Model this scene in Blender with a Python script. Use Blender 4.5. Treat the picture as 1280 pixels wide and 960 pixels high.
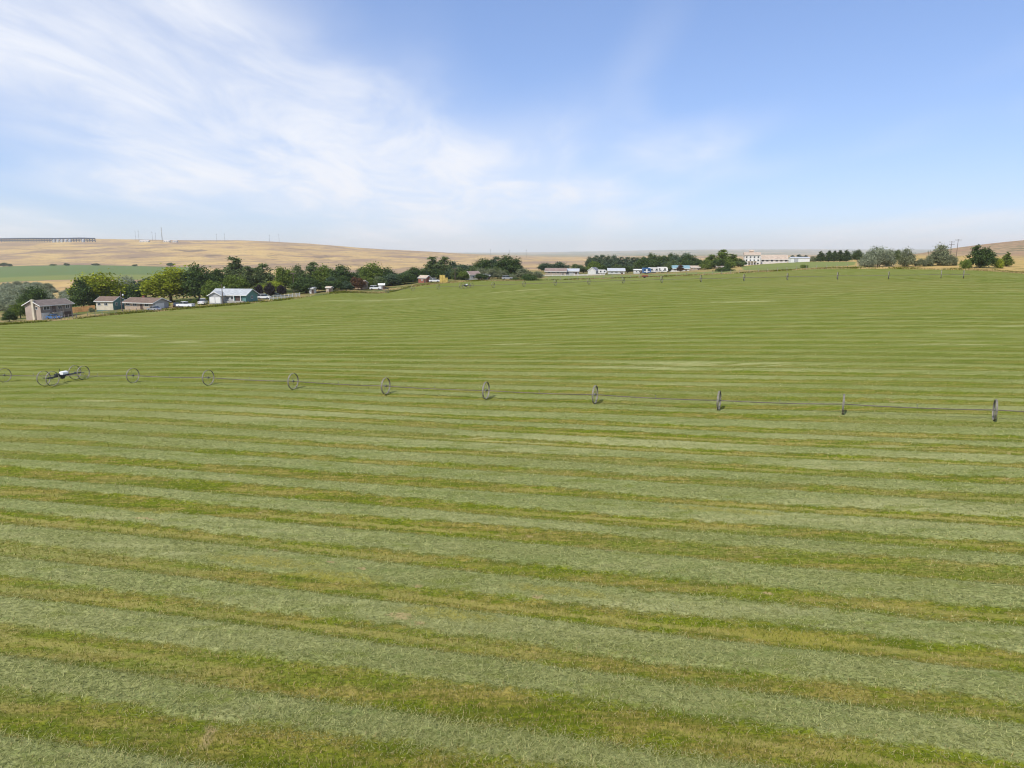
import bpy, math, random
import numpy as np
R = math.radians
for o in list(bpy.data.objects): bpy.data.objects.remove(o, do_unlink=True)
scene = bpy.context.scene
COL = scene.collection

# ---------------------------------------------------------------- camera
CZ = 16.0                      # drone height above the middle of the field
F = 853.0                      # focal length in photo pixels (photo 1280 wide)
HY = 318.0                     # photo row of the eye-level horizon
TH = math.atan((480 - HY) / F)
cam = bpy.data.cameras.new('camera')
cam.sensor_width = 36.0
cam.lens = 36.0 * F / 1280.0
cam.clip_start = 0.5
cam.clip_end = 60000
camo = bpy.data.objects.new('camera', cam)
COL.objects.link(camo)
camo.location = (0, 0, CZ)
camo.rotation_euler = (math.pi / 2 - TH, 0, 0)
scene.camera = camo

# ---------------------------------------------------------------- sky, sun, exposure
SUN_EL, SUN_AZ = R(52), R(218)       # azimuth of the sun, clockwise from +Y (the view)
world = bpy.data.worlds.new('World')
scene.world = world
world.use_nodes = True
wt = world.node_tree
wt.nodes.clear()
def wn(t, **k):
    n = wt.nodes.new(t)
    for a, b in k.items(): setattr(n, a, b)
    return n
wl = lambda a, b: wt.links.new(a, b)
out = wn('ShaderNodeOutputWorld')
bg = wn('ShaderNodeBackground')
bg.inputs['Strength'].default_value = 0.15
sky = wn('ShaderNodeTexSky', sky_type='NISHITA', sun_disc=False)
sky.sun_elevation = SUN_EL
sky.sun_rotation = SUN_AZ
sky.altitude = 200
sky.air_density = 1.0
sky.dust_density = 0.35
sky.ozone_density = 3.0
tc = wn('ShaderNodeTexCoord')
sep = wn('ShaderNodeSeparateXYZ')
wl(tc.outputs['Generated'], sep.inputs[0])
# clouds lie on a high flat layer: direction / height gives the place on that layer
zc = wn('ShaderNodeMath', operation='MAXIMUM'); wl(sep.outputs['Z'], zc.inputs[0]); zc.inputs[1].default_value = 0.0
za = wn('ShaderNodeMath', operation='ADD'); wl(zc.outputs[0], za.inputs[0]); za.inputs[1].default_value = 0.10
dv = wn('ShaderNodeVectorMath', operation='DIVIDE')
cz3 = wn('ShaderNodeCombineXYZ')
for i in range(3): wl(za.outputs[0], cz3.inputs[i])
wl(tc.outputs['Generated'], dv.inputs[0]); wl(cz3.outputs[0], dv.inputs[1])
mp = wn('ShaderNodeMapping')
mp.inputs['Rotation'].default_value = (0, 0, R(20))
mp.inputs['Scale'].default_value = (1.0, 0.42, 0.0)
mp.inputs['Location'].default_value = (0.0, 0.0, 0)
wl(dv.outputs[0], mp.inputs['Vector'])
def wnoise(scale, detail, rough, dist, off):
    n = wn('ShaderNodeTexNoise'); n.inputs['Scale'].default_value = scale
    n.inputs['Detail'].default_value = detail; n.inputs['Roughness'].default_value = rough
    n.inputs['Distortion'].default_value = dist
    v = wn('ShaderNodeVectorMath', operation='ADD'); v.inputs[1].default_value = off
    wl(mp.outputs[0], v.inputs[0]); wl(v.outputs[0], n.inputs['Vector'])
    return n
CLOUD_OFF = (-11.186, 30.628, 8.097)
n1 = wnoise(0.42, 3, 0.5, 0.2, CLOUD_OFF)
n2 = wnoise(1.9, 9, 0.58, 0.45, (1.3, 4.1, 2))
def wmap(sock, a, b, c=0.0, d=1.0):
    m = wn('ShaderNodeMapRange', interpolation_type='SMOOTHSTEP')
    for i, v in zip((1, 2, 3, 4), (a, b, c, d)): m.inputs[i].default_value = v
    wl(sock, m.inputs[0]); return m.outputs[0]
def wmath(op, a, b):
    m = wn('ShaderNodeMath', operation=op)
    for i, v in enumerate((a, b)):
        if isinstance(v, (int, float)): m.inputs[i].default_value = v
        else: wl(v, m.inputs[i])
    return m.outputs[0]
big = wmap(n1.outputs['Fac'], 0.40, 0.60)
fine = wmap(n2.outputs['Fac'], 0.34, 0.66, 0.46, 1.0)
cl = wmath('MULTIPLY', big, fine)
cl = wmath('MULTIPLY', cl, 0.95)
mixc = wn('ShaderNodeMix', data_type='RGBA')
wl(cl, mixc.inputs['Factor'])
# the whole sky is evened out a little (a hazy summer sky has less contrast than clean air) and tinted bluer
gam = wn('ShaderNodeGamma'); gam.inputs['Gamma'].default_value = 0.72
wl(sky.outputs[0], gam.inputs['Color'])
tint = wn('ShaderNodeMix', data_type='RGBA', blend_type='MULTIPLY')
tint.inputs['Factor'].default_value = 1.0
tint.inputs['B'].default_value = (0.93, 1.09, 1.46, 1)
wl(gam.outputs[0], tint.inputs['A'])
wl(tint.outputs['Result'], mixc.inputs['A'])
mixc.inputs['B'].default_value = (5.1, 5.25, 5.6, 1)
wl(mixc.outputs['Result'], bg.inputs['Color'])
wl(bg.outputs[0], out.inputs['Surface'])

sl = bpy.data.lights.new('sun', 'SUN')
sl.energy = 3.8
sl.angle = R(0.55)
sl.color = (1.0, 0.95, 0.87)
so = bpy.data.objects.new('sun', sl)
COL.objects.link(so)
so.location = (0, 0, 300)
so.rotation_euler = (math.pi / 2 - SUN_EL, 0, math.pi - SUN_AZ)

scene.view_settings.view_transform = 'Standard'
scene.view_settings.look = 'None'
scene.view_settings.exposure = 0.30
scene.view_settings.gamma = 1.0
scene.view_settings.use_curve_mapping = False
scene.render.engine = 'CYCLES'
scene.cycles.volume_bounces = 2
scene.cycles.max_bounces = 6
scene.cycles.filter_width = 1.1

# ---------------------------------------------------------------- helpers
def ray(px, py, d):
    """point seen at photo pixel px,py at depth d metres along the camera axis"""
    u = (px - 640) / F; v = (480 - py) / F
    return np.array([u * d, (math.cos(TH) + v * math.sin(TH)) * d, CZ + (-math.sin(TH) + v * math.cos(TH)) * d])

# value noise for terrain
_rng = np.random.RandomState(5)
_tab = _rng.rand(256, 256)
def vnoise(x, y):
    xi = np.floor(x).astype(int); yi = np.floor(y).astype(int)
    fx = x - xi; fy = y - yi
    fx = fx * fx * (3 - 2 * fx); fy = fy * fy * (3 - 2 * fy)
    a = _tab[xi & 255, yi & 255]; b = _tab[(xi + 1) & 255, yi & 255]
    c = _tab[xi & 255, (yi + 1) & 255]; d = _tab[(xi + 1) & 255, (yi + 1) & 255]
    return (a * (1 - fx) + b * fx) * (1 - fy) + (c * (1 - fx) + d * fx) * fy
def fbm(x, y, o=4):
    s = 0; a = 0.5; t = 0
    for i in range(o):
        s = s + a * (vnoise(x * 2 ** i + 17 * i, y * 2 ** i + 31 * i) - 0.5); a *= 0.5
    return s

# ---------------------------------------------------------------- terrain heights
# control points: photo pixel of a spot on the ground and its depth in metres
CP = [
 # first wheel line
 (1242,526,62.8),(1053,518.5,66.1),(898,512.5,69.5),(743.5,505,72.8),(607.5,499.5,76.1),(482.5,493.5,79.4),
 (367,487,82.8),(261,482,86.2),(167,479,89.4),(80,478,93),(6,474.5,98),
 # second wheel line
 (1204,348,169),(1110.5,349,177),(984,350.5,189.7),(876,352.5,202.5),(779,354.5,215),(694,357,228),(585,360.5,247),(516,364,259),(484,366.5,266),
 # left edge of the field and the houses
 (0,406,178),(60,401.5,190),(120,395,200),(200,388,210),(293,380,222),(360,373.5,238),(430,365,258),(520,357,282),(600,350.5,296),(680,350,292),
 (60,399,203),(185,387,214),(140,389,214),
 # far edge in the middle and right
 (720,345,338),(770,343.5,345),(820,343,335),(870,340.5,320),(930,336,330),(1000,334.5,290),(1050,334.5,236),(1095,334,232),(1170,334,228),(1225,335,212),(1280,340,200),
 (960,330,430),(1010,327.5,400),(1060,327.5,395),(1190,325.5,380),
 (1150,326,300),(1280,300,560),(1240,304,560),(1195,310,540),(1150,317,540),(1400,296,560),
 # valley to the left
 (60,378,350),(60,360,500),(60,350,700),(200,350,640),(100,331,1400),(0,332,1400),(235,333,1400),(300,347,520),(420,347,480),(560,340,480),(660,338,460),
 (400,335,1500),(560,332,1600),(700,331,1400),(750,338,500),(850,336,480),(960,328,600),(1100,324,700),
 # tan plateau
 (0,316,2100),(100,315,2100),(0,302,2650),(100,301.5,2650),(200,302,2650),(330,303.5,2650),(400,307,2700),(470,311,2750),(540,315,2800),(610,319.5,2900),(690,322.5,3000),(740,323.5,3000),
 (230,315,2100),(400,319,2100),(540,325,2100),(-300,303,2650),(-300,320,2000),
 (0,300.5,3600),(200,301,3600),(330,303,3600),(470,312,3600),
 # far hazy ranges
 (800,320,4500),(1000,319.5,4500),(1280,318,4500),(800,318,8500),(1000,317,8500),(1280,316,8500),(520,315.5,15500),(850,312.5,15500),(650,316,15500),(1000,312,15500),(1300,310.5,15500),(400,308,15500),(0,303,15500),
]
pts = [ray(*c) for c in CP]
# the slope goes on towards and behind the camera
for x, y, z in ((0,20,.3),(-30,25,-.1),(30,20,.7),(0,-60,-.6),(60,-40,.6),(-60,-40,-1.2),(-90,40,-1.0),(90,20,2.0),(110,60,2.6),(-150,20,-2.5),
                (0,-400,-4),(400,-300,6),(-400,-300,-9),(500,100,12),(-400,60,-8),(0,-2000,0),(2000,0,30),(-2000,0,0),
                (0,-16000,90),(16000,0,110),(-16000,0,110),(11000,-11000,90),(-11000,-11000,90)):
    pts.append(np.array([x, y, z], float))
pts = np.array(pts)
def warp(x, y):
    r = np.sqrt(x * x + y * y) + 1e-6
    k = np.log1p(r / 60.0) / r
    return x * k, y * k
wx, wy = warp(pts[:, 0], pts[:, 1])
def tps(r2): return 0.5 * r2 * np.log(r2 + 1e-12)
n = len(pts)
K = tps((wx[:, None] - wx) ** 2 + (wy[:, None] - wy) ** 2) + np.eye(n) * 2e-5
Pm = np.stack([np.ones(n), wx, wy], 1)
A = np.block([[K, Pm], [Pm.T, np.zeros((3, 3))]])
W = np.linalg.solve(A, np.concatenate([pts[:, 2], np.zeros(3)]))
def smooth_height(x, y):
    x = np.asarray(x, float); y = np.asarray(y, float)
    sh = x.shape; x = x.ravel(); y = y.ravel()
    res = np.empty(len(x))
    for s in range(0, len(x), 40000):
        a, b = warp(x[s:s + 40000], y[s:s + 40000])
        k = tps((a[:, None] - wx) ** 2 + (b[:, None] - wy) ** 2)
        res[s:s + 40000] = k @ W[:n] + W[n] + W[n + 1] * a + W[n + 2] * b
    r = np.sqrt(x * x + y * y)
    amp = np.clip((r - 500) / 1500, 0, 1) * 16
    res += amp * fbm(x / 420, y / 420, 5) * np.clip((r - 1500) / 500, 0.12, 1)
    amp2 = np.clip((r - 240) / 200, 0, 1) * 0.8
    res += amp2 * fbm(x / 40, y / 40, 3)
    return res.reshape(sh)
def gz(x, y): return float(smooth_height(np.array([x]), np.array([y]))[0])

def poly_sd(poly, x, y):
    """signed distance to a polygon, positive inside"""
    p = np.array(poly); q = np.roll(p, -1, 0)
    best = np.full(x.shape, 1e18); inside = np.zeros(x.shape, bool)
    for (ax, ay), (bx, by) in zip(p, q):
        ex, ey = bx - ax, by - ay
        t = np.clip(((x - ax) * ex + (y - ay) * ey) / (ex * ex + ey * ey), 0, 1)
        best = np.minimum(best, (x - ax - t * ex) ** 2 + (y - ay - t * ey) ** 2)
        c = ((ay > y) != (by > y))
        with np.errstate(divide='ignore', invalid='ignore'):
            xi = (bx - ax) * (y - ay) / (by - ay) + ax
        inside ^= c & (x < xi)
    d = np.sqrt(best)
    return np.where(inside, d, -d)
def gp(px, py, d):
    p = ray(px, py, d); return (p[0], p[1])
FIELD = [(-190,-120),(-165,60)] + [gp(*c) for c in ((-60,411,170),(0,407,176),(60,402.5,187),(120,396.5,197),(200,389.5,206),(293,381,217),(360,374.5,234),(430,366.5,254),
         (520,358.5,278),(600,352,290),(690,351,285),(780,350,275),(850,348,262),(930,342,250),(1000,337.5,240),(1060,336,226),(1130,335,215),(1200,336.5,203),(1280,341,192),(1400,345,180))] + [(190,60),(190,-120)]
CROP = [gp(*c) for c in ((-300,350,680),(0,350,690),(90,350.5,690),(150,349,680),(240,347,680),(262,340,900),(240,333.5,1350),(100,330.5,1420),(0,331,1400),(-300,332,1400))]
CROP2 = [gp(*c) for c in ((930,336,300),(985,335,262),(1030,333.5,262),(1069,332,262),(1071,327.8,390),(1010,328,395),(960,331,420),(925,333.5,400))]
CROP3 = [gp(*c) for c in ((672,349.5,297),(700,349.5,292),(790,348,282),(850,345,275),(905,341,275),(925,337,305),(860,341,325),(800,343,335),(750,344,338),(690,345,335))]
TRACK = [gp(*c) for c in ((860,344,255),(930,341,248),(1000,336.5,244),(1060,334.8,232),(1090,332,240),(1105,325,290),(1112,317,400),(1122,317,400),(1117,325,280),(1120,333,236),(1075,335.6,224),(1060,335.8,228),(1000,337.6,240),(930,342,246),(860,345.5,250))]
VALLEYDRY = [gp(*c) for c in ((-100,357,530),(0,358,520),(75,357,520),(88,352,660),(0,351,680),(-100,351,680))]

PERIOD = 3.95
ROWN = (0.235, 0.972)
def row_coord(x, y):
    s = x * ROWN[0] + y * ROWN[1]
    t = x * ROWN[1] - y * ROWN[0]
    s = s + 2.4 * fbm(t / 75 + 3, s / 10, 2) + 0.35 * fbm(t / 14, s / 4, 3)
    return s / PERIOD - .2
def gap_width(x, y, row):
    t = x * ROWN[1] - y * ROWN[0]
    return .19 * (vnoise(row * .83 + 5.3, t / 80 + 40) - .5) + .14 * (vnoise(row * 1.6 + 90, t / 22 + 70) - .5)
def relief(x, y, row, hay):
    """the cut hay lies as a low loose layer, the stubble between is lower"""
    ph = row - np.floor(row)
    prof = np.clip((0.31 - np.abs(ph - 0.5) - gap_width(x, y, row)) / 0.10, 0, 1)
    r = np.sqrt(x * x + y * y)
    rough = np.clip((110 - r) / 60, 0, 1)
    z = prof * (0.10 + 0.16 * rough * fbm(x * 2.2, y * 2.2, 3)) + 0.05 * rough * fbm(x * 1.1 + 40, y * 1.1, 2)
    return z * np.clip(hay / 2.0, 0, 1)

def ground_hit(px, py):
    """where the sight line through a photo pixel meets the ground"""
    ds = np.exp(np.linspace(math.log(15), math.log(400), 600)); P = np.array([ray(px, py, d) for d in ds])
    k = int(np.argmax(P[:, 2] < smooth_height(P[:, 0], P[:, 1]))); return P[k, 0], P[k, 1]
def patches(spec, x, y):
    """soft oval patches lying along the rows: pixel, half length, half width in metres"""
    v = np.zeros(len(x))
    for px, py, a, b in spec:
        cx, cy = ground_hit(px, py); dx, dy = x - cx, y - cy
        s_ = dx * ROWN[0] + dy * ROWN[1]; t_ = dx * ROWN[1] - dy * ROWN[0]
        v = np.maximum(v, np.exp(-(t_ / a) ** 2 - (s_ / b) ** 2))
    return v
DRY_PATCHES = [(890,456,16,1.6),(820,461,12,1.1),(930,463,10,.7),(620,551,6,.8),(265,428,13,2.2),(240,433,8,1.2),(150,420,11,1.8),(1250,464,9,1.0),(460,376,20,3.2),(920,378,13,2.0),(1180,431,7,1.0),(650,431,7,.9),(120,502,5,.8),(1120,560,4,.6),(180,690,4,.9),(420,668,3,.5)]
GOLD_PATCHES = [(330,705,3.6,.7),(420,722,3.0,.6),(1000,800,3.5,.7),(700,742,3.0,.5),(180,640,3.0,.4),(900,640,4,.5),(560,770,3,.6)]
SOIL_PATCHES = [(500,774,.75,.32),(525,784,.4,.2),(180,650,1.0,.16),(415,705,.35,.16),(452,714,.35,.16),(522,735,.3,.2),(672,750,.4,.25),(345,690,.3,.2),(960,742,.3,.15),(760,690,.3,.15)]

# ---------------------------------------------------------------- terrain mesh (one polar sheet, finest in front of the camera)
rings = np.concatenate([[2, 5, 8, 11], np.exp(np.linspace(math.log(13), math.log(300), 520)), np.exp(np.linspace(math.log(304), math.log(20000), 270))])
ang = np.concatenate([np.linspace(-45, 45, 620), np.linspace(45, 315, 68)[1:-1]])
NA, NR = len(ang), len(rings)
aa, rr = np.meshgrid(np.radians(ang), rings, indexing='xy')
X = (rr * np.sin(aa)).ravel(); Y = (rr * np.cos(aa)).ravel()
Z = smooth_height(X, Y)
hay = poly_sd(FIELD, X, Y); row = row_coord(X, Y)
Z = Z + relief(X, Y, row, hay)
attrs = {'dryp': patches(DRY_PATCHES, X, Y), 'gold': patches(GOLD_PATCHES, X, Y), 'soil': patches(SOIL_PATCHES, X, Y), 'gapw': gap_width(X, Y, row), 'hay': np.clip(hay, -40, 40), 'row': row,
         'crop': np.clip(np.maximum(np.maximum(poly_sd(CROP, X, Y) / 8.0, poly_sd(CROP2, X, Y)), poly_sd(CROP3, X, Y)), -40, 40),
         'sand': np.clip(poly_sd(TRACK, X, Y), -20, 20), 'straw': np.clip(poly_sd(VALLEYDRY, X, Y), -40, 40)}
i, j = np.meshgrid(np.arange(NR - 1), np.arange(NA), indexing='ij')
j2 = (j + 1) % NA
quads = np.stack([i * NA + j, i * NA + j2, (i + 1) * NA + j2, (i + 1) * NA + j], -1).reshape(-1, 4)[:, ::-1]
fh = hay[quads].mean(1); fc = poly_sd(CROP, X, Y)[quads].mean(1); fc2 = np.maximum(poly_sd(CROP2, X, Y), poly_sd(CROP3, X, Y))[quads].mean(1)
fr = rr.ravel()[quads].mean(1)
ftan = fr > 1420
cls = np.where(fh > 0, 1, np.where(fc > 0, 2, np.where(fc2 > 0, 3, np.where(ftan, 4, 0))))

def np_mesh(name, verts, faces):
    me = bpy.data.meshes.new(name)
    nv, nf, k = len(verts), len(faces), faces.shape[1]
    me.vertices.add(nv); me.vertices.foreach_set('co', np.ascontiguousarray(verts, np.float32).ravel())
    me.loops.add(nf * k); me.loops.foreach_set('vertex_index', np.ascontiguousarray(faces, np.int32).ravel())
    me.polygons.add(nf); me.polygons.foreach_set('loop_start', np.arange(0, nf * k, k, dtype=np.int32))
    me.update(calc_edges=True)
    return me
def add_attr(me, name, data):
    a = me.attributes.new(name, 'FLOAT', 'POINT'); a.data.foreach_set('value', np.ascontiguousarray(data, np.float32))

# ---------------------------------------------------------------- materials
MATS = {}
class NT:
    def __init__(s, name):
        s.m = bpy.data.materials.new(name); s.m.use_nodes = True; s.t = s.m.node_tree
        s.b = s.t.nodes['Principled BSDF']; s.out = s.t.nodes['Material Output']
        s.b.inputs['Specular IOR Level'].default_value = 0.2
        MATS[name] = s.m
    def n(s, t, **k):
        x = s.t.nodes.new(t)
        for a, b in k.items(): setattr(x, a, b)
        return x
    def l(s, a, b): s.t.links.new(a, b)
    def put(s, sock, v):
        if hasattr(v, 'is_output') or isinstance(v, bpy.types.NodeSocket): s.l(v, sock)
        else: sock.default_value = v
    def pos(s):
        if not hasattr(s, '_p'): s._p = s.n('ShaderNodeNewGeometry').outputs['Position']
        return s._p
    def map(s, scale=(1, 1, 1), rot=0, vec=None):
        m = s.n('ShaderNodeMapping'); m.inputs['Scale'].default_value = scale; m.inputs['Rotation'].default_value = (0, 0, rot)
        s.l(vec or s.pos(), m.inputs[0]); return m.outputs[0]
    def noise(s, scale, detail=4, rough=0.55, vec=None, dist=0.0):
        x = s.n('ShaderNodeTexNoise'); x.inputs['Scale'].default_value = scale; x.inputs['Detail'].default_value = detail
        x.inputs['Roughness'].default_value = rough; x.inputs['Distortion'].default_value = dist
        s.l(vec or s.pos(), x.inputs['Vector']); return x.outputs['Fac']
    def mr(s, v, a, b, c=0.0, d=1.0):
        m = s.n('ShaderNodeMapRange'); m.interpolation_type = 'SMOOTHSTEP'
        for i, q in zip((1, 2, 3, 4), (a, b, c, d)): m.inputs[i].default_value = q
        s.l(v, m.inputs[0]); return m.outputs[0]
    def math(s, op, a, b=0.0):
        m = s.n('ShaderNodeMath', operation=op); s.put(m.inputs[0], a); s.put(m.inputs[1], b); return m.outputs[0]
    def mix(s, f, a, b, blend='MIX'):
        m = s.n('ShaderNodeMix', data_type='RGBA', blend_type=blend)
        s.put(m.inputs['Factor'], f)
        for k, v in (('A', a), ('B', b)):
            if isinstance(v, tuple): m.inputs[k].default_value = v + (1,) if len(v) == 3 else v
            else: s.l(v, m.inputs[k])
        return m.outputs['Result']
    def attr(s, name): return s.n('ShaderNodeAttribute', attribute_name=name).outputs['Fac']
    def color(s, c): s.put(s.b.inputs['Base Color'], c if not isinstance(c, tuple) else c + (1,))
    def bump(s, h, strength=0.5, dist=0.05):
        b = s.n('ShaderNodeBump'); b.inputs['Strength'].default_value = strength; b.inputs['Distance'].default_value = dist
        s.l(h, b.inputs['Height']); s.l(b.outputs[0], s.b.inputs['Normal'])

def terrain_material():
    s = NT('terrain'); s.b.inputs['Roughness'].default_value = 0.95; s.b.inputs['Specular IOR Level'].default_value = 0.05
    # ---- dry grass and sagebrush on the open land and hills
    nb = s.noise(1 / 230, 7, 0.62, dist=0.8)
    nm = s.noise(1 / 75, 5, 0.6)
    nf = s.noise(1 / 5.0, 4, 0.6)
    dry = s.mix(s.mr(nm, .38, .62), (0.54, 0.38, 0.155), (0.43, 0.285, 0.135))
    dry = s.mix(s.mr(nb, .44, .60), dry, (0.285, 0.195, 0.128))
    dry = s.mix(s.mr(s.noise(1 / 150, 5, .65), .58, .68), dry, (0.17, 0.125, 0.085))
    dry = s.mix(s.math('MULTIPLY', s.mr(s.noise(1 / 24, 5, .66), .57, .66), .75), dry, (0.11, 0.095, 0.06))
    dry = s.mix(s.mr(nf, .35, .7, 0, .35), dry, (0.20, 0.15, 0.07))
    g = s.n('ShaderNodeVectorMath', operation='LENGTH'); s.l(s.pos(), g.inputs[0])
    farm = s.mix(s.mr(s.noise(1 / 900, 4, .55), .45, .56), (0.13, 0.15, 0.07), (0.30, 0.24, 0.14))     # far farmland
    dry = s.mix(s.mr(g.outputs['Value'], 3600, 5200), dry, farm)
    # ---- weedy yards and verges near the houses (within a few hundred metres)
    sx = s.n('ShaderNodeSeparateXYZ'); s.l(s.pos(), sx.inputs[0])
    near = s.math('MAXIMUM', s.mr(g.outputs['Value'], 560, 380), s.math('MULTIPLY', s.mr(g.outputs['Value'], 1400, 1000), s.mr(sx.outputs['X'], 120, 220)))
    weed = s.mix(s.mr(s.noise(1 / 9, 4, .6), .40, .58), (0.30, 0.22, 0.09), (0.085, 0.115, 0.03))
    weed = s.mix(s.mr(s.noise(.8, 4, .6), .4, .7, 0, .6), weed, (0.16, 0.15, 0.06))
    right = s.mr(sx.outputs['X'], 60, 140)
    weedr = s.mix(s.mr(s.noise(1 / 7, 4, .6), .52, .62), (0.43, 0.30, 0.11), (0.17, 0.16, 0.05))
    hi = s.mr(s.math('ADD', sx.outputs['Z'], s.math('MULTIPLY', s.noise(1 / 25, 3), 6.0)), 16.5, 19.5)
    sage = s.mix(s.mr(s.noise(1 / 6, 5, .65), .46, .58), (0.36, 0.25, 0.15), (0.16, 0.145, 0.085))
    sage = s.mix(s.mr(s.noise(1 / 40, 4, .6), .5, .62), sage, (0.30, 0.20, 0.125))
    weed = s.mix(right, weed, s.mix(hi, weedr, sage))
    base = s.mix(near, dry, weed)
    base = s.mix(s.mr(s.attr('straw'), -4, 6), base, s.mix(s.mr(s.noise(1/18,4,.6),.4,.65),(0.50, 0.34, 0.13),(0.33,0.24,.11)))
    # ---- irrigated crop
    crop = s.mix(s.mr(s.math('ADD', g.outputs['Value'], s.math('MULTIPLY', s.noise(1 / 90, 3), 120.0)), 1080, 1200), (0.180, 0.205, 0.060), (0.115, 0.165, 0.055))
    crop = s.mix(s.mr(s.noise(1 / 30, 5, .6), .4, .8, 0, .5), crop, (0.13, 0.14, 0.045))
    cn = s.math('ADD', s.attr('crop'), s.math('MULTIPLY', s.math('SUBTRACT', s.noise(.25, 3), .5), 3.0))
    base = s.mix(s.mr(cn, -.5, .7), base, crop)
    sn = s.math('ADD', s.attr('sand'), s.math('MULTIPLY', s.math('SUBTRACT', s.noise(.5, 3), .5), 2.0))
    sand = s.mix(s.mr(s.noise(.6, 4, .6), .35, .7), (0.50, 0.36, 0.17), (0.36, 0.26, 0.12))
    base = s.mix(s.mr(sn, -.4, .5), base, sand)
    # ---- mown hay: cut swaths and stubble between
    row = s.attr('row')
    ralong = math.atan2(ROWN[0], ROWN[1])
    wide = s.noise(.30, 3, .5, s.map((.10, 1, 1), ralong))                # widths of the gaps change along the rows
    jit = s.math('MULTIPLY', s.math('SUBTRACT', s.noise(1.3, 6, .74), .5), .62)
    rj = s.math('ADD', row, s.math('MULTIPLY', jit, .55))
    ph = s.math('FRACT', rj)
    ctr = s.math('ABSOLUTE', s.math('SUBTRACT', ph, .5))             # 0 in the middle of a swath, .5 in the middle of a gap
    ctr = s.math('ADD', s.math('ADD', s.math('ADD', ctr, .045), s.attr('gapw')), s.math('MULTIPLY', s.math('SUBTRACT', wide, .5), .22))
    side = s.math('SUBTRACT', ph, s.math('FLOOR', s.math('ADD', ph, .5)))   # signed distance from the gap's middle
    along = s.noise(.10, 4, .55, s.map((.12, 1, 1), ralong))
    along2 = s.noise(.8, 6, .70, s.map((.22, 1, 1), ralong))
    along3 = s.noise(1.6, 4, .6, s.map((.10, 1, 1), ralong))
    patch = s.noise(1 / 38, 4, .55, s.map((.35, 1, 1), ralong))
    strands = s.noise(9.0, 5, .68, s.map((.5, 1, 1), R(20)), .5)
    tuft = s.noise(2.4, 4, .6)
    blotch = s.noise(.55, 4, .6)
    swath = s.mix(s.mr(tuft, .3, .7), (0.222, 0.238, 0.080), (0.305, 0.308, 0.118))
    swath = s.mix(s.mr(strands, .34, .54, .85, 0), swath, (0.090, 0.108, 0.034))
    swath = s.mix(s.mr(s.noise(13.0, 3, .6, s.map((.45, 1, 1), R(-10))), .44, .34, 0, .7), swath, (0.055, 0.066, 0.020))
    swath = s.mix(s.mr(strands, .56, .74, 0, .6), swath, (0.42, 0.41, 0.19))
    swath = s.mix(s.mr(along, .46, .64, 0, .7), swath, (0.36, 0.34, 0.155))
    swath = s.mix(s.mr(along3, .50, .66, 0, .6), swath, (0.15, 0.180, 0.050))
    thin = s.noise(.9, 5, .66, s.map((.35, 1, 1), ralong))                # the layer is thin in places
    swath = s.mix(s.mr(thin, .52, .66, 0, .75), swath, (0.150, 0.170, 0.030))
    swath = s.mix(s.mr(thin, .44, .34, 0, .5), swath, (0.32, 0.30, 0.135))
    green = s.mix(s.mr(tuft, .35, .65), (0.115, 0.145, 0.009), (0.195, 0.210, 0.018))
    green = s.mix(s.mr(strands, .35, .55, .8, 0), green, (0.05, 0.065, 0.006))
    stub = s.mix(s.mr(tuft, .35, .65), (0.195, 0.165, 0.032), (0.310, 0.245, 0.062))
    stub = s.mix(s.mr(strands, .35, .55, .7, 0), stub, (0.10, 0.08, 0.02))
    gap = s.mix(s.mr(s.math('ADD', s.math('MULTIPLY', along2, .7), s.math('MULTIPLY', blotch, .3)), .44, .56), green, stub)
    gap = s.mix(s.mr(along3, .50, .62, 0, .6), gap, (0.080, 0.100, 0.010))
    # a stalky yellow line runs down the middle of many gaps
    mid_ = s.math('MULTIPLY', s.mr(s.math('ABSOLUTE', side), .08, .03), s.mr(along, .40, .55))
    gap = s.mix(s.math('MULTIPLY', mid_, .7), gap, (0.31, 0.265, 0.075))
    bare = s.math('MULTIPLY', s.mr(s.noise(.42, 3, .5), .685, .74), s.mr(ctr, .30, .38))
    gap = s.mix(s.math('MULTIPLY', bare, s.mr(strands, .3, .6, .25, .9)), gap, (0.36, 0.26, 0.125))
    hayc = s.mix(s.mr(ctr, .24, .33), swath, gap)
    edge = s.math('MULTIPLY', s.mr(s.math('ABSOLUTE', s.math('SUBTRACT', ctr, .30)), .05, .01), s.mr(along2, .40, .56))  # shadow along the swath edges, painted as a thin dark green line
    hayc = s.mix(s.math('MULTIPLY', edge, .45), hayc, (0.060, 0.078, 0.012))
    worn = s.noise(1 / 9, 4, .62, s.map((.22, 1, 1), ralong))            # hay scattered over the gaps in places
    blend_ = s.mix(s.mr(strands, .36, .66), (0.090, 0.100, 0.018), (0.300, 0.285, 0.110))
    hayc = s.mix(s.mr(worn, .46, .66, 0, .5), hayc, blend_)
    # from far off the cut layer is thinner and the regrowth shows through it
    far = s.mr(g.outputs['Value'], 50, 120)
    lite = s.mix(s.mr(along3, .40, .62), (0.150, 0.175, 0.028), (0.225, 0.232, 0.070))
    deep = s.mix(s.mr(along2, .42, .58), (0.085, 0.112, 0.008), (0.150, 0.150, 0.026))
    farc = s.mix(s.mr(ctr, .20, .32), lite, deep)
    farc = s.mix(s.mr(s.noise(1.0, 5, .72, s.map((.05, 1, 1), ralong)), .53, .66, 0, .55), farc, (0.29, 0.28, 0.095))
    farc = s.mix(s.mr(s.noise(1.3, 5, .72, s.map((.05, 1, 1), ralong)), .47, .36, 0, .6), farc, (0.070, 0.088, 0.008))
    farc = s.mix(s.mr(s.noise(1 / 55, 4, .6), .5, .64, 0, .55), farc, (0.195, 0.175, 0.050))
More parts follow.
